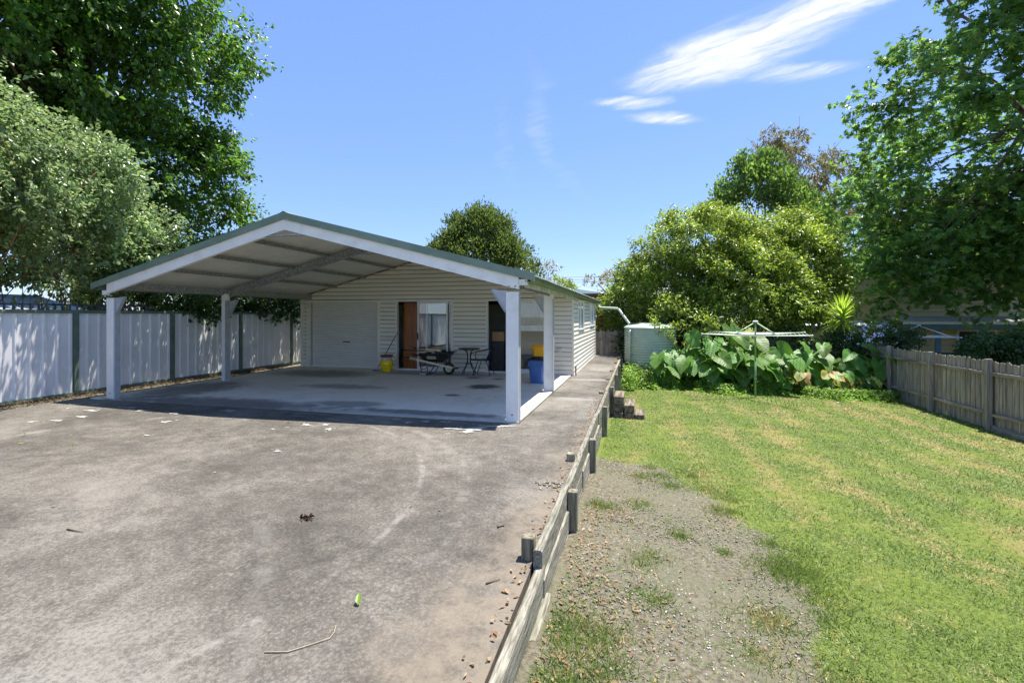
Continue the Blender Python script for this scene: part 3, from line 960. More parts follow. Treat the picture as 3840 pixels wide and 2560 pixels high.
l1 = leaf(sd1, -6.40, -5.42, WY + 0.005)
gp(G().box(-6.34, -5.48, WY + 0.02, WY + 0.024, 0.141, 2.014), 'pane', M['glass'], sd1)
l2 = leaf(sd1, -6.14, -5.30, WY + 0.05)
gp(G().box(-6.08, -5.36, WY + 0.065, WY + 0.069, 0.141, 2.014), 'pane', M['glass'], sd1)
gp(G().box(-6.395, -6.36, WY - 0.012, WY + 0.004, 0.93, 1.14, bev=0.005), 'handle', M['black'], sd1)
sd2 = slider(-4.19, -2.50, None, 'sliding_door')
l3 = leaf(sd2, -3.32, -2.50, WY + 0.05)
gp(G().box(-3.26, -2.56, WY + 0.065, WY + 0.069, 0.141, 2.014), 'pane', M['glass'], sd2)
gp(G().box(-3.27, -2.551, WY + 0.045, WY + 0.083, 1.22, 1.38), 'reflection_bar', M['trimw'], sd2)  # bar added to imitate a pale sill reflected in the glass
# pleated sheet added behind the upper glass, imitating a reflected curtained window
V, F = [], []
for k in range(61):
    x = -3.25 + 0.68 * k / 60
    y = WY + 0.12 + 0.014 * math.sin(k * 1.35) + 0.006 * math.sin(k * 0.5) + (0.02 if 26 < k < 31 else 0)
    V += [(x, y, 1.39), (x, y, 2.06)]
for k in range(60):
    F.append((2 * k, 2 * k + 2, 2 * k + 3, 2 * k + 1))
gp(G().add(V, F), 'reflection_sheet', M['reflection_sheet'], sd2, True, False)

# ---- side windows
for (y0, y1, z0, z1) in WIN:
    g = G()
    X = WR + 0.014
    g.box(X - 0.09, X, y0 - 0.045, y0, z0 - 0.03, z1 + 0.02)
    g.box(X - 0.09, X, y1, y1 + 0.045, z0 - 0.03, z1 + 0.02)
    g.box(X - 0.09, X + 0.02, y0 - 0.045, y1 + 0.045, z0 - 0.045, z0 - 0.031)
    g.box(X - 0.09, X + 0.001, y0, y1, z1 - 0.02, z1 + 0.02)
    w_ = gp(g, 'window', M['trimw'])
    ym = (y0 + y1) / 2
    gp(G().box(X - 0.05, X - 0.012, ym - 0.03, ym + 0.03, z0 - 0.03, z1 - 0.021), 'mullion', M['trimw'], w_)
    gp(G().box(X - 0.044, X - 0.04, y0 + 0.002, ym - 0.031, z0 - 0.03, z1 - 0.021), 'pane', M['glass'], w_)
    gp(G().box(X - 0.034, X - 0.03, ym + 0.031, y1 - 0.002, z0 - 0.03, z1 - 0.021), 'pane', M['glass'], w_)
    gp(G().box(X - 0.086, X + 0.045, y0 - 0.06, y1 + 0.06, z1 + 0.022, z1 + 0.034), 'drip_cap', M['trimw'], w_)
# power point on the front wall
po = gp(G().box(-2.17, -2.03, WY - 0.045, WY - 0.008, 0.64, 0.75, bev=0.006), 'power_point', M['greyp'])
for k in (0, 1):
    gp(G().box(-2.155 + 0.065 * k, -2.105 + 0.065 * k, WY - 0.056, WY - 0.046, 0.68, 0.735, bev=0.004), 'socket', M['trimw'], po)
# stub pipe at the corner
gp(G().tube([(-1.66, 13.36, 0.26), (-1.66, 13.36, 0.0)], 0.018, 8), 'drain_pipe', M['stem'])

# ------------------------------------------------------------------ left sheet-metal fence
FX = -11.45
lf = thing('sheet_metal_fence', 'white ribbed sheet metal boundary fence with dark green posts and rails', 'fence', (FX, 8.0, 0.0))
LO = lf.location.copy()
fy = [7.53 + 2.18 * k for k in range(-5, 6)]
for i, y in enumerate(fy):
    z = drive_z(y) - 0.05
    G().box(FX - 0.03, FX + 0.045, y - 0.045, y + 0.045, z, 1.775, bev=0.004).build('post', M['fenceg'], lf, off=LO)
    if i < len(fy) - 1:
        y1 = fy[i + 1]
        z0 = drive_z((y + y1) / 2) + 0.01
        G().prism([(FX - 0.022, 1.70), (FX + 0.032, 1.70), (FX + 0.032, 1.752), (FX + 0.02, 1.765), (FX - 0.022, 1.765)], 'y', y + 0.046, y1 - 0.046).build('top_rail', M['fenceg'], lf, off=LO)
        G().box(FX - 0.022, FX + 0.032, y + 0.046, y1 - 0.046, z0, z0 + 0.055).build('bottom_rail', M['fenceg'], lf, off=LO)
        w = (y1 - y - 0.094) / 3
        for k in range(3):
            a = y + 0.047 + k * w
            V, F = [], []
            prof = []
            p = w / 3
            for q in range(3):
                for (t, d) in ((0.0, 0.0), (0.66, 0.0), (0.74, 0.026), (0.90, 0.026), (0.985, 0.0)):
                    prof.append((a + p * (q + t), FX - 0.012 + d))
            prof.append((a + w - 0.001, FX - 0.012))
            for (yy, xx) in prof:
                V += [(xx - LO[0], yy - LO[1], z0 + 0.05 - LO[2]), (xx - LO[0], yy - LO[1], 1.705 - LO[2])]
            for q in range(len(prof) - 1):
                F.append((2 * q, 2 * q + 2, 2 * q + 3, 2 * q + 1))
            obj('fence_panel', new_mesh('fence_panel', V, F, [M['fencew']]), lf)
# timber lattice on the neighbour's side
lt = thing('lattice_screen', 'dark weathered timber lattice showing above the white metal fence', 'trellis', (FX - 0.18, 6.0, 1.0))
T0 = lt.location.copy()
M['lattice'] = surf('dark_lattice', (0.045, 0.05, 0.055), (0.10, 0.11, 0.12), 4, 0.8, vary=0.3)
for z in (1.62, 1.74, 1.86):
    G().box(FX - 0.19, FX - 0.175, 2.5, 9.4, z, z + 0.035).build('rail', M['lattice'], lt, off=T0)
ls = G().box(-0.006, 0.006, -0.018, 0.018, 0.0, 0.90).mesh('slat', M['lattice'])
for k in range(50):
    obj('slat', ls, lt, (0.016, 2.6 + 0.137 * k - T0[1], 0.0))

# ------------------------------------------------------------------ right paling fence and back fence
def paling_mesh(h, w=0.1):
    poly = [(-w / 2, 0), (w / 2, 0), (w / 2, h - 0.02), (w / 2 - 0.02, h), (-w / 2 + 0.02, h), (-w / 2, h - 0.02)]
    return G().prism(poly, 'x', -0.008, 0.008).mesh('paling', M['oldwood'])


rf = thing('paling_fence', 'weathered grey timber paling fence along the right of the lawn', 'fence', (7.92, 14.0, -1.0))
O = rf.location.copy()
pm = [paling_mesh(1.62), paling_mesh(1.60, 0.095), paling_mesh(1.645, 0.105)]
for k in range(108):
    y = 8.95 + 0.0985 * k
    back = k % 2
    obj('paling', pm[random.randrange(3)], rf, (7.945 + 0.017 * back - O[0], y - O[1], lawn_z(7.9, y) + random.uniform(-0.02, 0.012) + 0.005 * (y - 14) - O[2] - 0.02), (random.gauss(0, 0.004), random.gauss(0, 0.004), random.gauss(0, 0.02)))
ry = [18.2 - 2.3 * k for k in range(5)]
for i, y in enumerate(ry):
    zg = lawn_z(7.9, y)
    G().box(7.79, 7.90, y - 0.05, y + 0.05, zg - 0.1, zg + 1.66 + random.uniform(-0.01, 0.03), bev=0.006).build('post', M['oldwood'], rf, off=O)
    y1 = ry[i] - 2.3
    for z, hh in ((1.27, 0.075), (0.34, 0.07)):
        za, zb = zg + z, lawn_z(7.9, y1) + z - 0.012 + random.uniform(-0.01, 0.02)
        g = G()
        V = [(7.872, y - 0.052, za), (7.932, y - 0.052, za), (7.932, y - 0.052, za + hh), (7.872, y - 0.052, za + hh), (7.872, y1 + 0.052, zb), (7.932, y1 + 0.052, zb), (7.932, y1 + 0.052, zb + hh), (7.872, y1 + 0.052, zb + hh)]
        g.add(V, [(0, 1, 2, 3), (7, 6, 5, 4), (0, 4, 5, 1), (1, 5, 6, 2), (2, 6, 7, 3), (3, 7, 4, 0)])
        g.build('rail', M['rail'], rf, off=O)
G().box(7.87, 7.91, 18.26, 19.6, 0.26, 0.335).build('rail', M['rail'], rf, off=O)
G().box(7.87, 7.91, 18.26, 19.6, -0.66, -0.59).build('rail', M['rail'], rf, off=O)
G().box(7.86, 7.90, 9.0, 13.54, -1.06, -0.86).build('plinth_board', M['sleeper'], rf, off=O)

bf = thing('rear_paling_fence', 'brown-grey timber paling fence closing the yard behind the tank', 'fence', (0.0, 20.9, -0.6))
O = bf.location.copy()
for k in range(100):
    x = -1.72 + 0.0985 * k
    h = -0.35 if x < -0.4 else -0.85
    me = pm[k % 3]
    obj('paling', me, bf, (x - O[0], 20.95 + 0.017 * (k % 2) - O[1], (-0.62 if x < 0.0 else -0.86) + random.uniform(-0.02, 0.02) - O[2] + (0.0 if x < 5 else 0.12)), (0, 0, R(90) + random.gauss(0, 0.015)))
for z in (0.62, -0.3):
    G().box(-1.75, 3.0, 20.86, 20.92, z, z + 0.07).build('rail', M['rail'], bf, off=O)
    G().box(3.01, 8.1, 20.86, 20.92, z - 0.1, z - 0.03).build('rail', M['rail'], bf, off=O)
G().box(-1.75, -0.1, 20.84, 20.93, -0.35, -0.03).build('plinth_board', M['sleeper'], bf, off=O)

# ------------------------------------------------------------------ retaining wall
rw = thing('retaining_wall', 'low weathered timber sleeper retaining wall between concrete and lawn', 'wall', (-0.64, 6.0, -0.5))
O = rw.location.copy()
SEG = [(0.4, 3.32, -0.085, 0.01), (3.26, 4.60, 0.045, 0.0), (4.61, 5.74, 0.02, 0.008), (5.70, 8.2, 0.02, 0.0), (8.21, 10.7, 0.015, 0.006), (10.71, 13.1, 0.02, 0.0), (13.11, 15.5, 0.012, 0.005), (15.51, 17.9, 0.018, 0.0), (17.91, 20.8, 0.02, 0.004)]
for i, (y0, y1, zt, dx) in enumerate(SEG):
    z = zt
    bot = min(lawn_z(-0.6, y0), lawn_z(-0.6, y1)) - 0.08
    k = 0
    while z > bot:
        h = 0.185
        ox = dx + (0.045 if (i == 0 and k >= 1) else 0) + (0.02 if (i in (1, 3) and k >= 1) else 0) + random.uniform(-0.004, 0.004)
        tilt = random.uniform(-0.006, 0.006)
        w = 0.062
        x0 = -0.70 + ox
        g = G()
        # plank with slightly worn, uneven edges
        V, F = [], []
        ns = 9
        for q in range(ns + 1):
            y = y0 + (y1 - y0) * q / ns + (random.uniform(-0.01, 0.0) if q in (0, ns) else 0)
            wob = 0.006 * mnoise.noise((y * 1.2, i * 3.1 + k, 0))
            top = z + tilt * (y - (y0 + y1) / 2) + 0.004 * mnoise.noise((y * 3, i, k))
            c = 0.008 + 0.004 * random.random()
            V += [(x0 + wob, y, top - h), (x0 + w + wob, y, top - h), (x0 + w + wob, y, top - c), (x0 + w - c + wob, y, top), (x0 + c + wob, y, top), (x0 + wob, y, top - c)]
        for q in range(ns):
            for e in range(6):
                a, b_ = q * 6 + e, q * 6 + (e + 1) % 6
                F.append((a, b_, b_ + 6, a + 6))
        F += [tuple(range(6)), tuple(range(ns * 6, ns * 6 + 6))]
        g.add(V, F).build('sleeper', M['sleeper'], rw, off=O)
        z -= h + 0.006
        k += 1
for (y, zt) in ((4.52, 0.02), (6.55, 0.0), (9.0, -0.01), (11.45, 0.0), (13.9, 0.0), (16.3, 0.01), (18.7, 0.02), (20.4, 0.07)):
    zg = lawn_z(-0.6, y)
    g = G().box(-0.632, -0.545, y - 0.045, y + 0.045, zg - 0.15, zt, bev=0.006)
    g.build('post', M['postw'], rw, off=O)
for (y, zt) in ((3.37, 0.085), (5.62, 0.055), (10.4, 0.05), (12.7, 0.04), (14.6, 0.04), (17.2, 0.05)):
    g = G().box(-0.80, -0.712, y - 0.045, y + 0.045, -0.25, zt, bev=0.006)
    g.build('post', M['postw'], rw, off=O)

# steps made of stacked sleepers
stp = thing('timber_steps', 'three rough steps of stacked brown sleepers against the retaining wall', 'steps', (-0.2, 11.6, -0.68))
O = stp.location.copy()
zg = lawn_z(-0.3, 11.6)
for (x0, x1, n, y0, y1) in ((-0.535, -0.315, 3, 11.22, 12.1), (-0.295, -0.085, 2, 11.18, 12.05), (-0.065, 0.14, 1, 11.2, 11.9)):
    top = {3: -0.18, 2: -0.36, 1: -0.565}[n]
    hs_ = 0.18 if n > 1 else 0.13
    for k in range(n):
        G().box(x0 + random.uniform(-0.008, 0.008), x1 + random.uniform(-0.008, 0.008), y0 + random.uniform(-0.03, 0.03), y1 + random.uniform(-0.04, 0.04), top - (k + 1) * hs_ + 0.004, top - k * hs_, bev=0.012).build('sleeper', M['step'], stp, off=O)

# ------------------------------------------------------------------ water tank with inlet pipe
tk = thing('water_tank', 'round pale green corrugated steel rainwater tank beside the path', 'water tank', (0.45, 19.3, -0.85))
prof = []
zt = 2.02
n = 21
for k in range(n * 4 + 1):
    t = k / (n * 4)
    prof.append((0.955 + 0.026 * math.sin(2 * math.pi * n * t), zt * t))
body = G().lathe(prof, 56).build('wall', M['tank'], tk, True)
G().lathe([(0.97, zt), (0.985, zt + 0.012), (0.985, zt + 0.03), (0.97, zt + 0.045), (0.89, zt + 0.10), (0.75, zt + 0.14), (0.45, zt + 0.19), (0.3, zt + 0.2), (0.0, zt + 0.2)], 56).build('roof', M['tank'], tk, True)
G().lathe([(0.28, zt + 0.19), (0.28, zt + 0.24), (0.25, zt + 0.25), (0.0, zt + 0.25)], 24, (-0.5, -0.1, -0.06)).build('strainer', M['black'], tk)
px, py = -0.73, -0.70
op = G()
op.tube([(px + 0.10, py + 0.10, 1.93), (px + 0.0, py, 1.94), (px - 0.02, py - 0.02, 1.88), (px - 0.02, py - 0.02, 0.0)], 0.045, 12)
op.build('overflow_pipe', M['tank'], tk, True)
ip = G()
ip.tube([(-1.64, 20.42, 2.17), (-1.60, 20.42, 2.05), (-1.52, 20.40, 1.985), (-0.83, 20.1, 1.945), (-0.76, 20.06, 1.92), (-0.30, 19.55, 1.30), (-0.27, 19.52, 1.20)], 0.05, 12)
o = ip.build('inlet_pipe', M['pvc'], None, True, off=(-1.64, 20.42, 2.0))
o.location = (-1.64, 20.42, 2.0)
shade_auto(o)
tag(o, 'pale green downpipe running from the garage gutter to the water tank', 'pipe')

# ------------------------------------------------------------------ rotary clotheslines
def hoist(name, label, loc, ang, R_, zarm, ztop, mp, ma, mw, brace=0.38, rise=0.08, thick=0.022):
    t = thing(name, label, 'clothesline', loc, ang)
    G().tube([(0, 0, -0.05), (0, 0, ztop * 0.53)], thick * 1.35, 14).build('mast', mp, t, True)
    G().tube([(0, 0, ztop * 0.53), (0, 0, ztop)], thick * 1.15, 14).build('inner_mast', mp, t, True)
    G().lathe([(0.0, 0.05), (0.055, 0.045), (0.085, 0.02), (0.085, 0.0), (0.0, -0.01)], 18, (0, 0, ztop)).build('cap', mw, t, True)
    G().lathe([(0.03, -0.05), (0.05, -0.05), (0.05, 0.03), (0.03, 0.03)], 16, (0, 0, zarm)).build('collar', ma, t)
    tips = []
    for k in range(4):
        a = k * math.pi / 2
        d = Vector((math.cos(a), math.sin(a), 0))
        p0, p1 = Vector((0, 0, zarm)) + d * 0.04, Vector((0, 0, zarm + rise)) + d * R_
        G().tube([p0, p1], thick * 0.9, 10).build('arm', ma, t, True)
        q = p0.lerp(p1, brace)
        G().tube([Vector((0, 0, ztop - 0.02)) + d * 0.04, q + Vector((0, 0, 0.015))], thick * 0.8, 10).build('brace', ma, t, True)
        tips.append(p1)
        G().lathe([(0, 0.03), (0.028, 0.02), (0.03, -0.02), (0, -0.03)], 10, tuple(p1)).build('end_cap', mw, t)
    # lines: square rings sagging between the arms
    for j, f in enumerate((1.0, 0.93, 0.86, 0.78, 0.70, 0.62, 0.54, 0.46)):
        for k in range(4):
            a = Vector((0, 0, zarm)).lerp(tips[k], f)
            b_ = Vector((0, 0, zarm)).lerp(tips[(k + 1) % 4], f)
            pts = []
            for s in range(9):
                u = s / 8
                p = a.lerp(b_, u)
                p.z -= 0.05 * 4 * u * (1 - u) * f * 0.55
                pts.append(p)
            G().tube(pts, 0.0045, 4).build('line', mw, t)
    return t


hl = (7.7, 15.3)


def cam2w(l, d):
    s, c = math.sin(R(14.6)), math.cos(R(14.6))
    return (c * l - s * d, c * d + s * l)


hx_, hy_ = cam2w(7.70, 15.3)
ax, ay = cam2w(7.70 - 1.92, 15.3 - 0.6)
hg = lawn_z(hx_, hy_)
hoist('clothesline', 'green rotary clothesline standing on the lawn before the elephant ears', (hx_, hy_, hg), math.atan2(ay - hy_, ax - hx_), 2.02, 1.02 - hg, 1.45 - hg, M['hoistp'], M['hoist'], M['wire'])
nx_, ny_ = cam2w(0.842 * 20.5, 20.5)
hoist('clothesline', 'white rotary clothesline in the neighbouring yard behind the paling fence', (nx_, ny_, -1.1), 0.35, 1.75, 1.9, 2.33, M['darkfence'], M['wire'], M['wire'], brace=0.75, rise=0.0)

# ------------------------------------------------------------------ things under the carport
SZ = 0.021
# yellow glazed pot holding two nested plastic pots
p = thing('plant_pot', 'glossy yellow glazed pot with nested plastic pots stacked inside', 'pot', (-7.10, 12.74, SZ))
G().lathe([(0.0, 0.0), (0.115, 0.0), (0.12, 0.015), (0.165, 0.11), (0.19, 0.20), (0.192, 0.25), (0.178, 0.295), (0.165, 0.31), (0.178, 0.325), (0.178, 0.338), (0.155, 0.338), (0.15, 0.30), (0.15, 0.1), (0, 0.1)], 36).build('glazed_pot', M['yellow'], p, True)
G().lathe([(0.10, 0.12), (0.13, 0.3), (0.150, 0.40), (0.156, 0.425), (0.145, 0.425), (0.125, 0.3), (0, 0.25)], 32).build('inner_pot', M['greyp'], p, True)
G().lathe([(0.12, 0.33), (0.155, 0.43), (0.172, 0.455), (0.185, 0.46), (0.19, 0.475), (0.182, 0.487), (0.165, 0.48), (0.15, 0.40), (0, 0.38)], 36).build('inner_pot', M['terra'], p, True)
# broom leaning behind the pot
b_ = thing('broom', 'broom with grey handle leaning on the wall behind the yellow pot', 'broom', (-7.50, 12.82, SZ))
G().tube([(0.03, 0.02, 0.06), (0.50, 0.42, 1.15)], 0.012, 10).build('handle', surf('grey_broom_handle', (0.12, 0.115, 0.11), (0.18, 0.17, 0.16), 8, 0.6), b_, True)
G().box(-0.09, 0.09, -0.02, 0.03, 0.045, 0.085, bev=0.006).build('head', M['greyp'], b_)
bg_ = G()
for k in range(60):
    x, y = random.uniform(-0.085, 0.085), random.uniform(-0.015, 0.025)
    bg_.tube([(x, y, 0.048), (x * 1.12, y * 1.5, 0.002)], 0.004, 3)
bg_.build('bristles', surf('blue_grey_bristle', (0.12, 0.15, 0.22), (0.2, 0.24, 0.33), 9, 0.8), b_)

# wheelbarrow
wb = thing('wheelbarrow', 'black wheelbarrow with cream frame rails and single wheel', 'wheelbarrow', (-5.5, 12.52, SZ))
WO = Vector((-5.5, 12.52, SZ))
def L(x, y, z):
    return (x - WO.x, y - WO.y, z - WO.z)
def tray_ring(x0, x1, y0, y1, z0, z1, c, n=5):
    pts = []
    for (cx, cy, a0) in ((x1 - c, y1 - c, 0), (x0 + c, y1 - c, 90), (x0 + c, y0 + c, 180), (x1 - c, y0 + c, 270)):
        for k in range(n):
            a = R(a0 + 90 * k / (n - 1))
            x, y = cx + c * math.cos(a), cy + c * math.sin(a)
            pts.append(L(x, y, z0 + (z1 - z0) * (x - x0) / (x1 - x0)))
    return pts
rings = [tray_ring(-5.73, -5.24, 12.36, 12.70, 0.385, 0.375, 0.06), tray_ring(-5.76, -5.20, 12.335, 12.725, 0.41, 0.40, 0.07), tray_ring(-5.91, -4.95, 12.21, 12.85, 0.585, 0.655, 0.09), tray_ring(-5.93, -4.92, 12.19, 12.87, 0.59, 0.66, 0.1), tray_ring(-5.93, -4.92, 12.19, 12.87, 0.575, 0.645, 0.1),
         ]
inner = [tray_ring(-5.905, -4.96, 12.215, 12.845, 0.585, 0.655, 0.09), tray_ring(-5.75, -5.21, 12.345, 12.715, 0.42, 0.41, 0.06)]
g = G()
m_ = len(rings[0])
seq = [rings[4], rings[3], inner[0], inner[1]]
allr = [rings[0], rings[1], rings[2], rings[4], rings[3], inner[0], inner[1]]
V = [v for r_ in allr for v in r_]
F = []
for i in range(len(allr) - 1):
    for k in range(m_):
        c = (k + 1) % m_
        F.append((i * m_ + k, i * m_ + c, (i + 1) * m_ + c, (i + 1) * m_ + k))
F += [tuple(range(m_))[::-1], tuple(range((len(allr) - 1) * m_, len(allr) * m_))]
tr = g.add(V, F).build('tray', M['black'], wb)
shade_auto(tr, 40)
for s, y in ((0, 12.30), (1, 12.76)):
    a, b2 = Vector((-6.13, y - 0.02 + 0.05 * s, 0.475 + 0.02 * s)), Vector((-4.90, 12.43 + 0.12 * s, 0.215))
    d = (b2 - a).normalized()
    up = Vector((0, 0, 1)); side = d.cross(up).normalized(); up2 = side.cross(d)
    g = G()
    V = []
    for q in (a, b2):
        for (u, v) in ((-1, -1), (1, -1), (1, 1), (-1, 1)):
            V.append(L(*(q + side * 0.016 * u + up2 * 0.026 * v)))
    g.add(V, [(0, 1, 2, 3), (7, 6, 5, 4), (0, 4, 5, 1), (1, 5, 6, 2), (2, 6, 7, 3), (3, 7, 4, 0)])
    rail = g.build('frame_rail', M['cream'], wb)
    G().tube([L(*(a + d * 0.02)), L(*(a - d * 0.22))], 0.018, 10).build('grip', M['handle'], wb, True)
    if s == 0:
        c0 = a + d * 0.12 - side * -0.0175
        Vd = [L(*(a + d * t + side * 0.0175 * -1 * -1 + up2 * w_)) for (t, w_) in ((0.03, -0.014), (0.19, -0.014), (0.19, 0.014), (0.03, 0.014))]
        nearside = side if side.y < 0 else -side
        Vd = [L(*(a + d * t + nearside * 0.0175 + up2 * w_)) for (t, w_) in ((0.03, -0.015), (0.19, -0.015), (0.19, 0.015), (0.03, 0.015))]
        G().add(Vd, [(0, 1, 2, 3)]).build('decal', M['black'], rail)
        RAIL0 = (a, d, nearside, up2)
# wheel
wh = G()
wc = L(-5.06, 12.5, 0.02 + 0.172)
prof = []
for k in range(14):
    q = 2 * math.pi * k / 14
    prof.append((0.125 + 0.047 * math.cos(q), 0.042 * math.sin(q)))
def ring_y(g, prof, c, n=30):
    V, F = [], []
    for (r_, o_) in prof:
        for k in range(n):
            q = 2 * math.pi * k / n
            V.append((c[0] + r_ * math.cos(q), c[1] + o_, c[2] + r_ * math.sin(q)))
    for i in range(len(prof) - 1):
        for k in range(n):
            d = (k + 1) % n
            F.append((i * n + k, i * n + d, (i + 1) * n + d, (i + 1) * n + k))
    g.add(V, F)
ring_y(wh, prof + [prof[0]], wc)
w_ = wh.build('wheel', M['rubber'], wb, True)
g = G()
ring_y(g, [(0.095, -0.03), (0.088, -0.034), (0.07, -0.012), (0.035, -0.012), (0.032, -0.045), (0.012, -0.045), (0.0, -0.045)], wc)
ring_y(g, [(0.095, 0.03), (0.088, 0.034), (0.07, 0.012), (0.035, 0.012), (0.032, 0.045), (0.012, 0.045), (0.0, 0.045)], wc)
g.build('rim', M['cream'], w_, True)
g = G()
ring_y(g, [(0.016, -0.048), (0.016, 0.048)], wc, 10)
for k in range(6):
    a_ = k * math.pi / 3
    cc = (wc[0] + 0.055 * math.cos(a_), wc[1], wc[2] + 0.055 * math.sin(a_))
    ring_y(g, [(0.012, -0.0145), (0.0, -0.0145)], cc, 8)
g.build('hub', M['handle'], w_)
G().tube([L(-4.92, 12.41, 0.205), L(-4.80, 12.46, 0.20), L(-4.80, 12.56, 0.20), L(-4.92, 12.60, 0.205)], 0.014, 8).build('nose_guard', M['blackm'], wb, True)
for y in (12.33, 12.74):
    G().tube([L(-5.86, y, 0.40), L(-5.80, y, 0.045), L(-5.76, y, 0.03), L(-5.62, y, 0.03), L(-5.58, y, 0.045), L(-5.36, y * 0.7 + 12.5 * 0.3, 0.36)], 0.013, 8).build('leg', M['blackm'], wb, True)
G().tube([L(-5.81, 12.33, 0.16), L(-5.81, 12.74, 0.16)], 0.010, 8).build('leg_brace', M['blackm'], wb, True)
G().tube([L(-5.82, 12.33, 0.2), L(-5.66, 12.36, 0.37)], 0.010, 8).build('leg_brace', M['blackm'], wb, True)
for y in (12.42, 12.62):
    G().tube([L(-5.10, y, 0.26), L(-5.08, y, 0.52)], 0.013, 8).build('tray_stay', M['blackm'], wb, True)


def text_mesh(s, size, mat):
    c = bpy.data.curves.new('lettering', 'FONT')
    c.body = s
    c.size = size
    c.align_x = 'CENTER'
    c.align_y = 'CENTER'
    c.extrude = 0.0006
    c.offset = size * 0.02
    o = bpy.data.objects.new('tmp', c)
    COL.objects.link(o)
    dg = bpy.context.evaluated_depsgraph_get()
    me = bpy.data.meshes.new_from_object(o.evaluated_get(dg))
    bpy.data.objects.remove(o)
    me.materials.clear()
    me.materials.append(mat)
    me.name = 'lettering'
    return me


# name plate on the near flank of the tray
pn0, pn1 = Vector((-5.49, 12.335, 0.405)), Vector((-5.47, 12.21, 0.615))
upv = (pn1 - pn0).normalized()
xv = Vector((1, 0, 0.02)).normalized()
nv = xv.cross(upv).normalized()
if nv.y > 0:
    nv = -nv
ctr = pn0.lerp(pn1, 0.48) + nv * 0.006
rotm = Matrix((xv, upv, nv)).transposed().to_4x4()
g = G()
V = []
for (cx, cz, a0) in ((0.10, 0.005, 0), (-0.10, 0.005, 90), (-0.10, -0.005, 180), (0.10, -0.005, 270)):
    for k in range(5):
        a_ = R(a0 + 22.5 * k)
        V.append((cx + 0.038 * math.cos(a_), cz + 0.038 * math.sin(a_), 0.0))
n_ = len(V)
V += [(x, y, 0.003) for (x, y, z) in V]
g.add(V, [tuple(range(n_))[::-1], tuple(range(n_, 2 * n_))] + [(i, (i + 1) % n_, n_ + (i + 1) % n_, n_ + i) for i in range(n_)])
plq = obj('name_plate', g.mesh('name_plate', M['cream']), wb)
plq.matrix_local = Matrix.Translation(ctr - WO) @ rotm
tx = obj('lettering', text_mesh('STANLEY', 0.062, M['black']), plq, (0, -0.002, 0.0042))
a, d, ns_, up2 = RAIL0
rm = Matrix((d, up2, ns_)).transposed().to_4x4()
t2 = obj('lettering', text_mesh('STANLEY', 0.026, M['cream']), wb)
t2.matrix_local = Matrix.Translation(a + d * 0.11 + ns_ * 0.0192 - WO) @ rm

# garden tools lying in the barrow
sh = thing('shovel', 'pale handled shovel with black grip lying in the wheelbarrow', 'shovel', (-5.6, 12.62, 0.5))
so = Vector((-5.6, 12.62, 0.5))
G().tube([Vector((-6.16, 12.72, 0.715)) - so, Vector((-5.62, 12.60, 0.625)) - so, Vector((-5.35, 12.55, 0.53)) - so], 0.014, 10).build('handle', M['ltmetal'], sh, True)
G().tube([Vector((-6.27, 12.74, 0.735)) - so, Vector((-6.14, 12.716, 0.712)) - so], 0.02, 10).build('grip', M['handle'], sh, True)
g = G()
V, F = [], []
for i in range(6):
    for j in range(5):
        u, v = i / 5, j / 4 - 0.5
        V.append((0.25 + 0.24 * u, 0.02 + -0.07 + 0.22 * v * (1 - 0.35 * u * u), 0.03 - 0.08 * u + 0.06 * (v * 2) ** 2 * (1 - u * 0.5)))
for i in range(5):
    for j in range(4):
        q = i * 5 + j
        F.append((q, q + 1, q + 6, q + 5))
g.add(V, F).build('blade', M['galv'], sh, True)
pk = thing('garden_fork', 'black handled garden fork laid across the wheelbarrow tray', 'garden fork', (-5.9, 12.8, 0.5))
po_ = Vector((-5.9, 12.8, 0.5))
G().tube([Vector((-6.66, 12.86, 0.655)) - po_, Vector((-5.80, 12.78, 0.635)) - po_], 0.014, 10).build('handle', M['blackm'], pk, True)
for k in range(4):
    y = 12.66 + 0.055 * k
    G().tube([Vector((-5.80, 12.78, 0.635)) - po_, Vector((-5.76, y, 0.645)) - po_, Vector((-5.70, y, 0.66)) - po_, Vector((-5.58, y - 0.02, 0.56)) - po_], 0.006, 6).build('tine', M['ltmetal'], pk, True)

# caulking tube on the slab
ct = thing('sealant_tube', 'white sealant tube with black tip lying on the slab under the wheelbarrow', 'tube', (-5.70, 12.27, SZ))
G().tube([(-0.10, 0, 0.026), (0.06, 0, 0.026)], 0.025, 14).build('barrel', M['greyp'], ct, True)
G().tube([(0.061, 0, 0.026), (0.075, 0, 0.026), (0.09, 0.0, 0.03), (0.14, 0.02, 0.012)], [0.026, 0.024, 0.008, 0.004], 10).build('nozzle', M['black'], ct, True)
G().tube([(-0.101, 0, 0.026), (-0.13, 0, 0.026)], [0.018, 0.006], 10).build('tip', M['trimw'], ct, True)

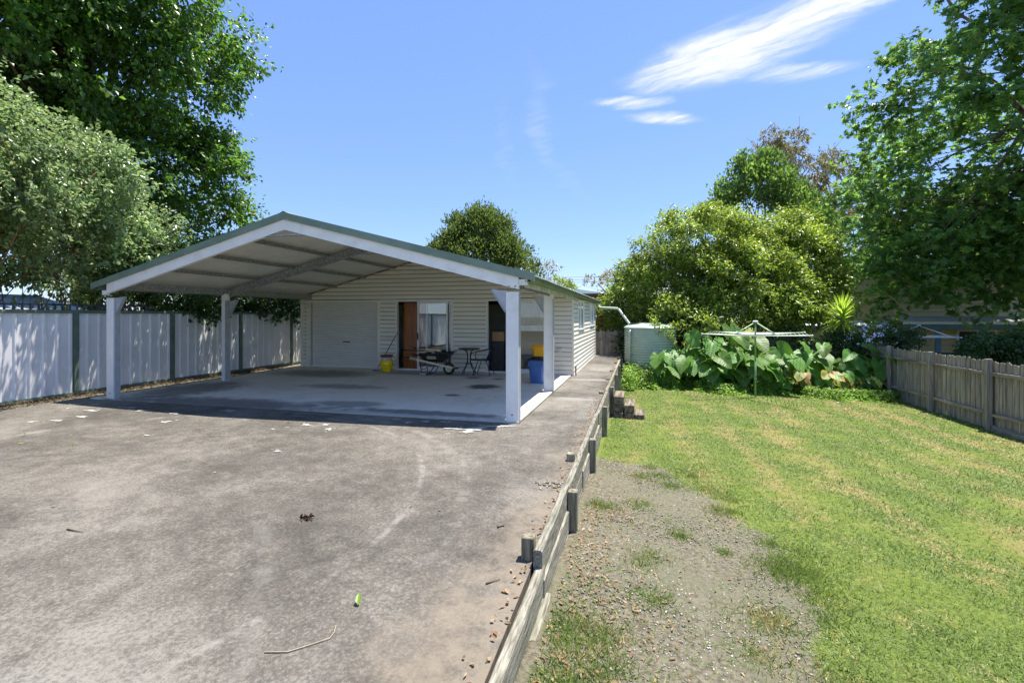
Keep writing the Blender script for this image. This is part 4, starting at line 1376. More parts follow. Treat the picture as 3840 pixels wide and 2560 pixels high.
# bistro table
tb = thing('bistro_table', 'small round black metal bistro table against the weatherboards', 'table', (-4.55, 12.72, SZ))
G().lathe([(0.0, 0.70), (0.29, 0.70), (0.302, 0.706), (0.302, 0.726), (0.29, 0.732), (0.0, 0.732)], 40).build('table_top', M['black'], tb)
G().tube([(0.1 * math.cos(k * math.pi / 8), 0.1 * math.sin(k * math.pi / 8), 0.30) for k in range(17)], 0.008, 6).build('ring', M['blackm'], tb, True)
for k in range(4):
    a_ = math.pi / 4 + k * math.pi / 2 + 0.2
    c_, s_ = math.cos(a_), math.sin(a_)
    G().tube([(0.17 * c_, 0.17 * s_, 0.70), (0.075 * c_, 0.075 * s_, 0.62), (0.055 * c_, 0.055 * s_, 0.50), (0.06 * c_, 0.06 * s_, 0.33), (0.12 * c_, 0.12 * s_, 0.22), (0.20 * c_, 0.20 * s_, 0.12), (0.235 * c_, 0.235 * s_, 0.0)], 0.012, 8).build('leg', M['blackm'], tb, True)
# chair facing the table
ch = thing('patio_chair', 'black metal patio chair with woven back beside the bistro table', 'chair', (-4.17, 12.70, SZ), R(4))
for s in (-1, 1):
    y = 0.23 * s
    G().tube([(-0.19, y, 0.0), (-0.09, y * 0.95, 0.30), (-0.04, y * 0.95, 0.42), (0.2, y * 0.95, 0.41)], 0.012, 8).build('leg', M['blackm'], ch, True)
    G().tube([(0.29, y * 1.05, 0.0), (0.22, y * 0.98, 0.30), (0.16, y * 0.95, 0.41)], 0.012, 8).build('leg', M['blackm'], ch, True)
    G().tube([(-0.22, y * 1.02, 0.42), (-0.26, y * 1.08, 0.50), (-0.22, y * 1.14, 0.61), (-0.02, y * 1.16, 0.665), (0.18, y * 1.08, 0.70), (0.27, y * 0.9, 0.72)], 0.012, 8).build('armrest', M['blackm'], ch, True)
G().tube([(0.27, 0.21, 0.715), (0.31, 0.1, 0.725), (0.32, 0.0, 0.728), (0.31, -0.1, 0.725), (0.27, -0.21, 0.715)], 0.012, 8).build('back_rail', M['blackm'], ch, True)
g = G()
for i in range(13):
    x = -0.23 + 0.43 * i / 12
    z_ = 0.425 - 0.018 * math.sin(math.pi * i / 12)
    g.box(x - 0.016, x + 0.016, -0.22, 0.22, z_ - 0.004, z_ + 0.004)
for i in range(11):
    y = -0.2 + 0.4 * i / 10
    g.box(-0.24, 0.2, y - 0.012, y + 0.012, 0.405, 0.409)
g.build('seat', M['blackm'], ch)
g = G()
for i in range(9):
    t = i / 8
    x, z_ = 0.16 + 0.14 * t, 0.42 + 0.30 * t
    V = [(x + 0.03 * (1 - (k / 4 - 1) ** 2), -0.205 + 0.41 * k / 8, z_) for k in range(9)]
    g.tube(V, 0.014, 5)
for i in range(11):
    y = -0.19 + 0.38 * i / 10
    e = 0.03 * (1 - (y / 0.205) ** 2)
    g.tube([(0.15 + e, y, 0.41), (0.30 + e, y, 0.72)], 0.011, 5)
g.build('back_weave', M['blackm'], ch)

# blue swing bin
bb = thing('rubbish_bin', 'blue plastic kitchen bin with black lid beside the carport post', 'bin', (-2.36, 11.55, SZ), R(-8))
def tapered(w0, d0, w1, d1, z0, z1, c=0.04, n=4):
    def rr(w, d, z):
        P = []
        for (sx, sy, a0) in ((1, 1, 0), (-1, 1, 90), (-1, -1, 180), (1, -1, 270)):
            for k in range(n):
                a_ = R(a0 + 90 * k / (n - 1))
                P.append((sx * (w / 2 - c) + c * math.cos(a_), sy * (d / 2 - c) + c * math.sin(a_), z))
        return P
    A, B = rr(w0, d0, z0), rr(w1, d1, z1)
    m2 = len(A)
    return A + B, [tuple(range(m2))[::-1], tuple(range(m2, 2 * m2))] + [(i, (i + 1) % m2, m2 + (i + 1) % m2, m2 + i) for i in range(m2)]
bo = G().add(*tapered(0.31, 0.28, 0.40, 0.35, 0.0, 0.545, 0.05)).build('body', M['blue'], bb)
shade_auto(bo, 40)
for k in (-1, 1):
    G().box(k * 0.17 - 0.02, k * 0.17 + 0.02, -0.183, -0.165, 0.41, 0.50, bev=0.004).build('clip', M['blue'], bb)
lid = G().add(*tapered(0.43, 0.38, 0.42, 0.37, 0.547, 0.575, 0.05))
lid.add(*tapered(0.40, 0.35, 0.22, 0.26, 0.576, 0.635, 0.05))
shade_auto(lid.build('lid', M['black'], bb), 40)
# yellow tub behind it
yt = thing('plastic_tub', 'bright yellow plastic tub with rolled rim standing behind the blue bin', 'tub', (-2.36, 12.25, SZ), R(3))
shade_auto(G().add(*tapered(0.36, 0.34, 0.50, 0.42, 0.0, 0.80, 0.05)).build('body', M['binyel'], yt), 40)
shade_auto(G().add(*tapered(0.56, 0.48, 0.57, 0.49, 0.80, 0.83, 0.05)).build('rim', M['binyel'], yt), 40)
shade_auto(G().add(*tapered(0.58, 0.49, 0.50, 0.42, 0.831, 0.885, 0.06)).build('lid', M['binyel'], yt), 40)
G().box(-0.34, -0.285, -0.1, 0.1, 0.80, 0.83, bev=0.006).build('handle', M['binyel'], yt)

# inside the doorways
o = G().box(-0.40, 0.40, -0.018, 0.018, 0.0, 2.03, bev=0.003).build('timber_board', M['ply'], None)
o.location = (-6.62, 13.62, SZ); o.rotation_euler = (R(-1.5), 0, 0)
tag(o, 'tall varnished brown timber board standing inside the open sliding door', 'board')
cb = thing('storage_cabinet', 'black cabinet inside the dark second doorway', 'cabinet', (-3.98, 13.85, SZ))
G().box(-0.21, 0.21, -0.25, 0.25, 0.0, 0.88, bev=0.01).build('carcass', M['black'], cb)
for k in (0, 1):
    G().box(-0.2 + 0.202 * k, -0.002 + 0.202 * k, -0.27, -0.252, 0.03, 0.85, bev=0.004).build('door', M['black'], cb)
def carton(loc, w, d, h, label, rz=0):
    c = thing('cardboard_box', label, 'box', loc, rz)
    G().box(-w / 2, w / 2, -d / 2, d / 2, 0, h, bev=0.004).build('carton', M['card'], c)
    G().box(-w / 2 + 0.002, w / 2 - 0.002, -0.025, 0.025, h + 0.001, h + 0.003).build('tape', M['greyp'], c)
    return c
carton((-3.98, 13.80, SZ + 0.882), 0.36, 0.30, 0.27, 'cardboard box on the black cabinet in the doorway')
carton((-3.40, 13.9, SZ), 0.34, 0.34, 0.42, 'cardboard box on the floor inside the second doorway')

# fallen stick and twigs on the driveway
def stick(name, pts, r, label, mat):
    o = Vector(pts[0])
    q = G()
    q.tube([Vector(p) - o for p in pts], [r * (1 - 0.5 * i / (len(pts) - 1)) for i in range(len(pts))], 6)
    e = q.build(name, mat, None, True)
    e.location = o
    tag(e, label, 'stick')
M['straw'] = surf('dry_straw_stick', (0.30, 0.25, 0.17), (0.40, 0.34, 0.24), 12, 0.8)
def gpt(x, y, dz=0.008):
    u = (x - 1176) / 1110; v = (725 - y) / 1110
    s, c = math.sin(R(14.6)), math.cos(R(14.6))
    dx, dy = -s + c * u, c + s * u
    z = 0.0
    for _ in range(6):
        t = (z - 1.65) / v
        z = drive_z(dy * t) + dz
    return (dx * t, dy * t, z)
stick('fallen_stick', [gpt(608, 1496), gpt(662, 1495), gpt(710, 1480), gpt(758, 1464), gpt(768, 1450), gpt(772, 1433)], 0.0036, 'long pale dry stick lying bent on the driveway', M['straw'])
stick('fallen_twig', [gpt(1116, 1339), gpt(1133, 1333), gpt(1149, 1329)], 0.005, 'short dark straight twig on the driveway near the retaining wall', M['bark'])
stick('fallen_twig', [gpt(155, 1214), gpt(172, 1217), gpt(192, 1220)], 0.006, 'dark curved twig on the left of the driveway', M['bark'])
stick('bark_piece', [gpt(1143, 1209), gpt(1150, 1206), gpt(1158, 1205)], 0.012, 'small dark piece of bark on the driveway', M['bark'])

# ------------------------------------------------------------------ buildings beyond the yard
rb = thing('brown_outbuilding', 'red-brown boarded gable of an outbuilding behind the rear fence', 'shed', (-1.5, 22.8, -0.6))
O = rb.location.copy()
G().box(-6.0, 0.1, 22.9, 26.0, -0.6, 0.95).build('wall', M['brownsheet'], rb, off=O)
z = -0.5
while z < 2.6:
    xr = min(0.12, 0.12 - (z - 0.85) * 0.62) if z > 0.85 else 0.12
    if xr > -5.9:
        G().box(-6.0, xr, 22.84 - 0.006 * (int(z * 10) % 2), 22.898, z, z + 0.192).build('board', M['brownsheet'], rb, off=O)
    z += 0.2
G().prism([(0.30, 0.80), (-1.75, 3.05), (-1.75, 3.13), (0.36, 0.84)], 'y', 22.7, 26.0).build('roof', M['roofgrey'], rb, off=O)

def ribbed_roof(g, A, B, C, D, n, h=0.02):
    """roof plane A-B (eave) to D-C (ridge) with raised ribs running up the slope."""
    A, B, C, D = map(Vector, (A, B, C, D))
    nrm = (B - A).cross(D - A).normalized()
    if nrm.z < 0:
        nrm = -nrm
    V, F = [], []
    for i in range(n):
        for (t, hh) in ((0.0, 0), (0.55, 0), (0.65, h), (0.88, h), (0.98, 0)):
            u = (i + t) / n
            V += [A.lerp(B, u) + nrm * hh, D.lerp(C, u) + nrm * hh]
    V += [B, C]
    for k in range(len(V) // 2 - 1):
        F.append((2 * k, 2 * k + 2, 2 * k + 3, 2 * k + 1))
    g.add(V, F)


fh = thing('far_house', 'distant house with pale grey ribbed metal hip roof', 'house', (0.5, 35.0, -0.8))
O = fh.location.copy()
G().box(-4.0, 5.2, 33.0, 40.0, -0.8, 2.3).build('wall', M['pale'], fh, off=O)
g = G()
ribbed_roof(g, (-4.3, 32.6, 2.25), (5.6, 32.6, 2.25), (2.8, 36.5, 3.78), (-1.7, 36.5, 3.78), 40)
ribbed_roof(g, (-4.3, 40.4, 2.25), (-4.3, 32.6, 2.25), (-1.7, 36.5, 3.78), (-1.7, 36.5, 3.78), 30)
ribbed_roof(g, (5.6, 32.6, 2.25), (5.6, 40.4, 2.25), (2.8, 36.5, 3.78), (2.8, 36.5, 3.78), 30)
ribbed_roof(g, (5.6, 40.4, 2.25), (-4.3, 40.4, 2.25), (-1.7, 36.5, 3.78), (2.8, 36.5, 3.78), 40)
g.build('roof', M['roofgrey'], fh, off=O, fix=False)
G().box(-4.4, 5.7, 32.50, 32.585, 2.12, 2.26).build('gutter', M['gutter'], fh, off=O)

# neighbour's cream house on the right
nh = thing('neighbour_house', 'cream weatherboard house with slate blue verandah posts behind the paling fence', 'house', (16.0, 28.0, -1.1))
O = nh.location.copy()
def nb(g, name, m, parent=None):
    return g.build(name, m, parent or nh, off=O)
wl = nb(G().box(8.6, 30.0, 28.62, 34.0, -1.1, 3.6), 'wall', M['creamclad'])
z = -1.05
while z < 1.35:
    nb(G().prism([(28.61, z), (28.55, z), (28.54, z + 0.02), (28.60, z + 0.19), (28.61, z + 0.19)], 'x', 8.6, 30.0), 'weatherboard', M['creamclad'], wl)
    z += 0.21
z = 1.62
while z < 3.5:
    nb(G().prism([(28.61, z), (28.53, z), (28.52, z + 0.02), (28.585, z + 0.195), (28.61, z + 0.195)], 'x', 12.56, 30.0), 'weatherboard', M['pale'], wl)
    z += 0.22
g = G()
ribbed_roof(g, (12.0, 26.5, 1.36), (30.0, 26.5, 1.36), (30.0, 28.58, 1.60), (12.0, 28.58, 1.60), 90)
g.build('verandah_roof', M['roofgrey'], nh, off=O, fix=False)
nb(G().box(12.0, 30, 26.43, 26.495, 1.26, 1.37), 'gutter', M['trimw'])
nb(G().box(12.0, 30, 26.52, 26.60, 1.02, 1.255), 'verandah_beam', M['bluetrim'])
for x in (13.4, 15.1, 17.0, 19.5, 22.0):
    nb(G().box(x - 0.1, x + 0.1, 26.5, 26.62, -1.1, 1.018), 'verandah_post', M['bluetrim'])
w_ = nb(G().box(15.2, 16.8, 28.52, 28.595, -0.55, 0.95), 'window', M['trimw'])
nb(G().box(15.27, 15.97, 28.50, 28.515, -0.48, 0.88), 'pane', M['black'], w_)
nb(G().box(16.03, 16.73, 28.50, 28.515, -0.48, 0.88), 'pane', M['black'], w_)
nb(G().box(12.25, 12.55, 28.52, 28.57, -1.1, 1.55), 'corner_board', M['pale'])
g = G()
ribbed_roof(g, (7.9, 27.7, 1.15), (12.2, 27.7, 1.15), (12.2, 33.0, 2.6), (7.9, 33.0, 2.6), 20)
g.build('side_roof', surf('glare_white_roof', (0.75, 0.76, 0.78), (0.82, 0.83, 0.85), 2, 0.4), nh, off=O, fix=False)  # sun glare on this roof is put into the near-white colour
nb(G().box(7.9, 12.2, 27.62, 27.695, 0.95, 1.15), 'gutter', M['bluetrim'])
g = G()
ribbed_roof(g, (11.6, 27.9, 3.55), (30.5, 27.9, 3.55), (30.5, 31.4, 4.6), (11.6, 31.4, 4.6), 80)
g.build('roof', M['roofgrey'], nh, off=O, fix=False)
hb = thing('hanging_cloth', 'red cloth ornament hanging from the neighbour verandah beam', 'ornament', (17.35, 26.4, 0.3))
G().prism([(-0.14, 0.0), (0.0, -0.12), (0.14, 0.0), (0.10, 0.35), (0.16, 0.7), (-0.12, 0.7), (-0.08, 0.35)], 'y', -0.02, 0.02).build('banner', M['red'], hb)
G().tube([(0, 0, 0.7), (0, 0, 0.95)], 0.008, 5).build('cord', M['red'], hb)

df = thing('dark_metal_fence', 'dark green ribbed metal fence of the neighbouring yard on the far right', 'fence', (13.0, 17.0, -1.1))
O = df.location.copy()
for k in range(6):
    x0, x1 = 9.4 + 2.35 * k, 9.4 + 2.35 * (k + 1)
    dz_ = -0.05 * k
    G().box(x0 - 0.04, x0 + 0.04, 19.95, 20.05, -1.15, 0.42 + dz_).build('post', M['darkfence'], df, off=O)
    G().box(x0 + 0.041, x1 - 0.041, 19.97, 20.03, 0.33 + dz_, 0.385 + dz_).build('top_rail', M['darkfence'], df, off=O)
    V, F = [], []
    for q in range(12):
        for (t, d) in ((0.0, 0.0), (0.66, 0.0), (0.74, 0.026), (0.90, 0.026), (0.985, 0.0)):
            x = x0 + 0.042 + (x1 - x0 - 0.084) * (q + t) / 12
            V += [(x - O[0], 19.99 - d - O[1], -1.12 - O[2]), (x - O[0], 19.99 - d - O[1], 0.329 + dz_ - O[2])]
    for q in range(len(V) // 2 - 1):
        F.append((2 * q, 2 * q + 2, 2 * q + 3, 2 * q + 1))
    obj('fence_panel', new_mesh('fence_panel', V, F, [M['darkfence']]), df)

lh = thing('left_neighbour_house', 'white gabled neighbouring house glimpsed through the shrub on the left', 'house', (-19.0, 6.0, 0.0))
O = lh.location.copy()
G().box(-22.0, -17.6, 1.0, 11.5, 0.0, 1.85).build('wall', M['pale'], lh, off=O)
G().prism([(-22.4, 1.8), (-17.2, 1.8), (-19.8, 2.35)], 'y', 0.7, 11.8).build('roof', M['roofgrey'], lh, off=O)
for y in (3.0, 6.4, 9.0):
    w_ = G().box(-17.6, -17.54, y, y + 1.2, 0.8, 1.7).build('window', M['trimw'], lh, off=O)
    G().box(-17.539, -17.53, y + 0.06, y + 1.14, 0.86, 1.64).build('pane', M['black'], w_, off=O)

hl_ = []
for i in range(41):
    x = -900 + 45 * i
    hl_.append((x, 900, -2)); hl_.append((x, 950 + 20 * math.sin(i), 46 + 10 * math.sin(i * 0.9) + 8 * math.sin(i * 0.37 + 1)))
    hl_.append((x, 1100, -2))
F = []
for i in range(40):
    for k in (0, 1):
        F.append((3 * i + k, 3 * i + 3 + k, 3 * i + 4 + k, 3 * i + 1 + k))
o = obj('hills', new_mesh('hills', hl_, F, [M['hill']], smooth=True))
o['kind'] = 'structure'

pwr = thing('power_line', 'thin overhead power wires crossing the sky between distant trees', 'power line', (-3.0, 70.0, 6.0))
for k, zz in enumerate((6.55, 6.9, 7.3)):
    G().tube([(-40 + 8 * s, 0, zz - 6.0 - 0.02 * (5 - abs(s - 5)) ** 1.5 * 0.4) for s in range(11)], 0.018, 4).build('wire', M['black'], pwr)

# ------------------------------------------------------------------ foliage tools
def unit(n):
    v = rng.normal(size=(n, 3))
    return v / np.linalg.norm(v, axis=1, keepdims=True)


def norm(v):
    return v / np.maximum(np.linalg.norm(v, axis=1, keepdims=True), 1e-6)


T_FOLD = (np.array([(0, 0, 0), (0.5, 0.5, 0.12), (1, 0, -0.06), (0.5, -0.5, 0.12)]), np.array([(0, 1, 2), (0, 2, 3)]))
T_BLADE = (np.array([(0, 0.5, 0), (0, -0.5, 0), (1, 0, 0)]), np.array([(0, 1, 2)]))
_st = [(0.0, 0.0, 0.0)]
for _k in range(5):
    _a = R(-112 + 56 * _k)
    _st.append((0.30 + 0.62 * math.cos(_a) * (0.95 if _k == 2 else 0.85), 0.75 * math.sin(_a), -0.08))
    if _k < 4:
        _b = R(-112 + 56 * _k + 28)
        _st.append((0.30 + 0.24 * math.cos(_b), 0.27 * math.sin(_b), 0.05))
T_STAR = (np.array(_st), np.array([(0, i, i + 1) for i in range(1, 9)]))
T_WIDE = (np.array([(0, 0, 0), (0.35, 0.5, 0.10), (0.75, 0.35, 0.03), (1, 0, -0.08), (0.75, -0.35, 0.03), (0.35, -0.5, 0.10)]), np.array([(0, 1, 2), (0, 2, 3), (0, 3, 4), (0, 4, 5)]))


def leaf_arrays(P, A, N, L, W, tmpl):
    tv, tf = tmpl
    A = norm(A)
    B = norm(np.cross(N, A))
    N2 = np.cross(A, B)
    n = len(P)
    L = np.broadcast_to(L, (n,))[:, None, None]
    W = np.broadcast_to(W, (n,))[:, None, None]
    V = P[:, None, :] + L * tv[None, :, 0:1] * A[:, None, :] + W * tv[None, :, 1:2] * B[:, None, :] + L * tv[None, :, 2:3] * N2[:, None, :]
    k = len(tv)
    F = tf[None, :, :] + (np.arange(n) * k)[:, None, None]
    return V.reshape(-1, 3), F.reshape(-1, tf.shape[1])


def crown(lobes, lumps, lump_r, sprays, per, leafL, leafW, twig=0.25, droop=0.25, tmpl=T_FOLD, up=0.6, shell=0.55, face=None, under=0.35, holes=-1.15):
    """lobes (cx,cy,cz,rx,ry,rz); returns verts, faces and the lump centres."""
    lob = np.array([l[:6] for l in lobes], float)
    area = (lob[:, 3] * lob[:, 4] + lob[:, 4] * lob[:, 5] + lob[:, 3] * lob[:, 5])
    idx = rng.choice(len(lob), size=lumps, p=area / area.sum())
    d = unit(lumps)
    d[:, 2] = np.where((d[:, 2] < -under), -d[:, 2] * 0.4, d[:, 2])
    if face is not None:
        f = np.array(face, float)
        f /= np.linalg.norm(f)
        dt = d @ f
        flip = (dt < -0.35) & (rng.random(lumps) < 0.75)
        d[flip] -= 2 * dt[flip, None] * f[None, :]
    d = norm(d)
    rad = (shell + (1.10 - shell) * rng.random(lumps) ** 0.6)[:, None]
    lc = lob[idx, :3] + lob[idx, 3:6] * d * rad
    lr = lump_r * (0.5 + 1.15 * rng.random(lumps) ** 1.4)
    # sprays in each lump
    w = lr ** 2
    si = rng.choice(lumps, size=sprays, p=w / w.sum())
    sd_ = norm(unit(sprays) + 0.75 * d[si] + np.array([0, 0, 0.25]))
    sp = lc[si] + sd_ * (lr[si] * (0.45 + 0.55 * rng.random(sprays)))[:, None] * np.array([1, 1, 0.8])
    stray = rng.random(sprays) < 0.07
    sp += sd_ * (stray * lr[si] * rng.uniform(0.2, 0.7, sprays))[:, None]
    q = 2.2 / lump_r
    hole = np.sin(sp[:, 0] * q + 1.3 * np.sin(sp[:, 2] * q * 0.7)) + np.sin(sp[:, 1] * q * 0.9 + 2.0) + np.sin(sp[:, 2] * q * 1.1 + sp[:, 0] * q * 0.5)
    kp = hole > holes
    sp, sd_, si = sp[kp], sd_[kp], si[kp]
    sprays = len(sp)
    # leaves along each spray's twig
    n = sprays * per
    k = np.repeat(np.arange(sprays), per)
    t = rng.random(n)
    td = norm(sd_ + 0.35 * unit(sprays) + np.array([0, 0, -droop * 0.6]))
    P = sp[k] + td[k] * (t * twig)[:, None] + rng.normal(size=(n, 3)) * (twig * 0.16)
    A = norm(td[k] * 0.7 + unit(n) * 0.8 + np.array([0, 0, -droop]))
    N = norm(unit(n) * 0.65 + sd_[k] * 0.45 + np.array([0, 0, up]))
    s = (0.65 + 0.6 * rng.random(n))
    V, F = leaf_arrays(P, A, N, leafL * s, leafW * s, tmpl)
    return V, F, lc, lr


def curve_pts(a, b, bend, n=7, sag=0.0):
    a, b = np.array(a, float), np.array(b, float)
    perp = rng.normal(size=3) * bend * np.linalg.norm(b - a)
    P = []
    for i in range(n):
        t = i / (n - 1)
        P.append(a + (b - a) * t + perp * math.sin(math.pi * t) + np.array([0, 0, -sag * math.sin(math.pi * t)]))
    return P


def tree(name, label, base, lobes, lumps, lump_r, sprays, per, leafL, leafW, lmat, bmat, trunk_top, r0, limbs=14, tmpl=T_FOLD, group=None, cat='tree', fork=None, twigs=0, **kw):
    t = thing(name, label, cat, base, 0, group)
    o = np.array(base, float)
    V, F, lc, lr = crown(lobes, lumps, lump_r, sprays, per, leafL, leafW, tmpl=tmpl, **kw)
    obj('crown', fast_mesh('crown', V - o, F, lmat), t)
    g = G()
    tp = np.array(trunk_top, float)
    tr_ = curve_pts(base, tp, 0.03, 8)
    rad = [r0 * (1.25 - 0.75 * i / 7) if i else r0 * 1.5 for i in range(8)]
    g.tube([p - o for p in tr_], rad, 9)
    pick = rng.choice(len(lc), size=min(limbs + twigs, len(lc)), replace=False)
    for q, i in enumerate(pick):
        s = tr_[int(rng.integers(3, 8))]
        big = q < limbs
        pts = curve_pts(s, lc[i], 0.10, 7, -0.04 * np.linalg.norm(lc[i] - s))
        rr = r0 * (0.42 if big else 0.2) * (0.6 + 0.6 * rng.random())
        g.tube([p - o for p in pts], [rr * (1 - 0.85 * k / 6) for k in range(7)], 6)
        if big:
            for _ in range(2):
                j = pts[int(rng.integers(3, 6))]
                e = lc[i] + rng.normal(size=3) * lr[i] * 1.1
                p2 = curve_pts(j, e, 0.12, 5)
                g.tube([p - o for p in p2], [rr * 0.35 * (1 - 0.8 * k / 4) for k in range(5)], 5)
    g.build('trunk', bmat, t, True, fix=False)
    return t


# leaf materials
LM = {}
LM['dark'] = leaf_mat('dark_fig_leaf', [(0.03, 0.068, 0.011), (0.052, 0.115, 0.017), (0.08, 0.165, 0.022), (0.125, 0.22, 0.03)], 0.42, 0.36)
LM['shrub'] = leaf_mat('pale_shrub_leaf', [(0.075, 0.125, 0.05), (0.125, 0.185, 0.078), (0.18, 0.24, 0.105), (0.24, 0.29, 0.125)], 0.36, 0.30, 0.5, (0.95, 1.0, 0.7))
LM['lime'] = leaf_mat('lime_lillypilly_leaf', [(0.085, 0.135, 0.022), (0.14, 0.20, 0.032), (0.20, 0.265, 0.045), (0.28, 0.335, 0.07)], 0.40, 0.30)
LM['liq'] = leaf_mat('liquidambar_leaf', [(0.05, 0.12, 0.032), (0.09, 0.18, 0.046), (0.13, 0.23, 0.056), (0.20, 0.30, 0.07)], 0.48, 0.38)
LM['cyp'] = leaf_mat('olive_tree_leaf', [(0.06, 0.10, 0.024), (0.095, 0.14, 0.035), (0.135, 0.18, 0.048)], 0.32, 0.5)
LM['pop'] = leaf_mat('poplar_leaf', [(0.06, 0.12, 0.03), (0.10, 0.17, 0.042), (0.14, 0.215, 0.055)], 0.42, 0.42)
LM['gum'] = leaf_mat('gum_leaf', [(0.10, 0.11, 0.045), (0.16, 0.16, 0.065), (0.24, 0.17, 0.08), (0.15, 0.17, 0.075)], 0.3, 0.45)
LM['hedge'] = leaf_mat('dark_hedge_leaf', [(0.025, 0.055, 0.015), (0.042, 0.085, 0.022), (0.07, 0.12, 0.028)], 0.3, 0.42)
LM['cover'] = leaf_mat('ground_cover_leaf', [(0.09, 0.16, 0.024), (0.15, 0.25, 0.034), (0.21, 0.33, 0.045)], 0.40, 0.42)
LM['litter'] = leaf_mat('dry_leaf', [(0.14, 0.085, 0.045), (0.26, 0.17, 0.09), (0.38, 0.28, 0.17), (0.24, 0.12, 0.055)], 0.1, 0.7, 0.2)
LM['petal'] = leaf_mat('pale_blue_petal', [(0.45, 0.5, 0.75), (0.6, 0.65, 0.85)], 0.2, 0.6, 0.2, (1, 1, 1))

# ------------------------------------------------------------------ trees
FG = [(-19.0, 13.0, 14.5, 6.0, 7.0, 5.5), (-17.0, 16.0, 10.5, 3.0, 4.2, 3.6), (-16.8, 14.0, 15.5, 3.4, 4.2, 3.6), (-18.5, 16.5, 6.5, 3.2, 4.0, 3.6), (-22, 10, 11, 5, 6, 6), (-17.4, 17.0, 3.8, 1.6, 2.4, 2.2), (-17.2, 10.5, 11.5, 3.0, 4.0, 4.5), (-25, 6, 13, 5, 6, 6), (-19.5, 12.5, 6.0, 4.0, 4.5, 3.5), (-24, 8, 6.5, 4, 5, 4), (-17.6, 16.8, 7.6, 2.2, 3.0, 2.2)]
FG = [(q[0] - 2.7,) + q[1:] for q in FG]
tree('fig_tree', 'huge dark green tree towering behind the shrub on the left', (-21.4, 14.5, 0.0), FG,
     600, 1.1, 31000, 8, 0.20, 0.125, LM['dark'], M['bark'], (-21.2, 14.3, 12.0), 0.45, limbs=26, face=(0.7, -0.7, -0.1), shell=0.62, twig=0.45, tmpl=T_FOLD, under=0.8, twigs=60, droop=0.45, holes=-1.9)

t = tree('flowering_shrub', 'tall pale green bushy shrub spilling over the white metal fence', (-12.6, 5.8, 0.0),
     [((q[0] - 0.75) * 0.905, (q[1] - 0.9) * 0.905, 1.65 + (q[2] - 1.55) * 0.905, q[3] * 0.95, q[4] * 0.905, q[5] * 0.905) for q in ((-13.2, 6.3, 4.9, 1.7, 2.6, 2.3), (-13.6, 4.2, 5.3, 1.7, 2.6, 2.0), (-13.0, 8.6, 4.3, 1.5, 2.0, 1.8), (-13.0, 10.4, 3.2, 1.2, 1.7, 1.1), (-12.8, 7.0, 3.4, 0.9, 2.6, 1.2), (-13.2, 2.0, 4.6, 1.6, 2.2, 2.2), (-13.4, 5.5, 3.0, 1.0, 3.4, 1.1), (-13.2, 9.5, 2.7, 0.8, 2.2, 0.9), (-14.4, 6.5, 2.6, 0.8, 4.5, 1.4), (-12.0, 5.6, 4.3, 0.8, 3.2, 0.7), (-12.0, 9.0, 3.6, 0.7, 1.6, 0.6))],
     420, 0.52, 20500, 8, 0.10, 0.06, LM['shrub'], M['stem'], (-12.7, 5.8, 3.0), 0.07, limbs=34, face=(0.8, -0.6, 0.25), shell=0.72, twig=0.20, droop=0.35, under=0.5, cat='shrub', twigs=70)
# bare arching canes under the shrub
g = G()
for k in range(95):
    y = random.uniform(1.5, 10.5)
    a = (random.uniform(-13.4, -12.2), y, 0.2)
    b_ = (random.uniform(-13.2, -11.9), y + random.uniform(-1.6, 1.6), random.uniform(2.6, 4.2))
    pts = curve_pts(a, b_, 0.04, 7)
    r_ = random.uniform(0.006, 0.017)
    g.tube([(p[0] + 12.6, p[1] - 5.8, p[2]) for p in pts], [r_ * (1 - 0.09 * i) for i in range(7)], 5)
g.build('canes', M['stem'], t, True, fix=False)

tree('vine_thicket', 'dark vine thicket drooping over the metal fence behind the carport', (-12.6, 12.8, 0.0),
     [(-12.4, 11.6, 2.3, 0.75, 1.6, 0.85), (-12.3, 13.8, 2.3, 0.7, 1.8, 0.9), (-12.6, 16.5, 2.2, 0.8, 2.2, 0.8), (-11.75, 11.3, 1.85, 0.42, 1.1, 0.35), (-11.7, 13.6, 1.85, 0.4, 0.9, 0.45), (-11.45, 9.6, 2.75, 0.42, 1.3, 0.35), (-11.35, 11.8, 2.7, 0.45, 1.5, 0.4), (-11.4, 14.0, 2.6, 0.45, 1.2, 0.4)],
     240, 0.28, 7200, 7, 0.11, 0.06, LM['hedge'], M['stem'], (-12.6, 12.8, 1.6), 0.06, limbs=16, face=(0.8, -0.5, 0.2), shell=0.6, twig=0.22, droop=0.5, under=0.9, cat='vine')

tree('round_tree', 'rounded olive green tree rising behind the garage roof', (-10.6, 31.0, -0.8),
     [(-10.7, 31, 4.9, 2.4, 2.2, 1.5), (-10.0, 31, 6.6, 0.8, 1.1, 1.6), (-11.3, 31, 6.2, 0.7, 1.1, 1.6), (-12.1, 31, 5.5, 0.6, 1.0, 1.3), (-9.0, 31, 6.2, 0.6, 1.0, 1.5), (-8.3, 31, 5.0, 0.9, 1.2, 1.2), (-12.9, 31, 4.5, 0.7, 1.0, 0.9), (-10.6, 31, 7.4, 0.4, 0.6, 0.9), (-7.6, 31, 4.3, 0.7, 0.9, 0.9)],
     120, 0.45, 4600, 7, 0.26, 0.085, LM['cyp'], M['bark'], (-10.5, 31, 4.6), 0.2, limbs=22, face=(0.3, -1, 0.2), shell=0.6, twig=0.7, droop=-0.55, up=0.3, twigs=14)
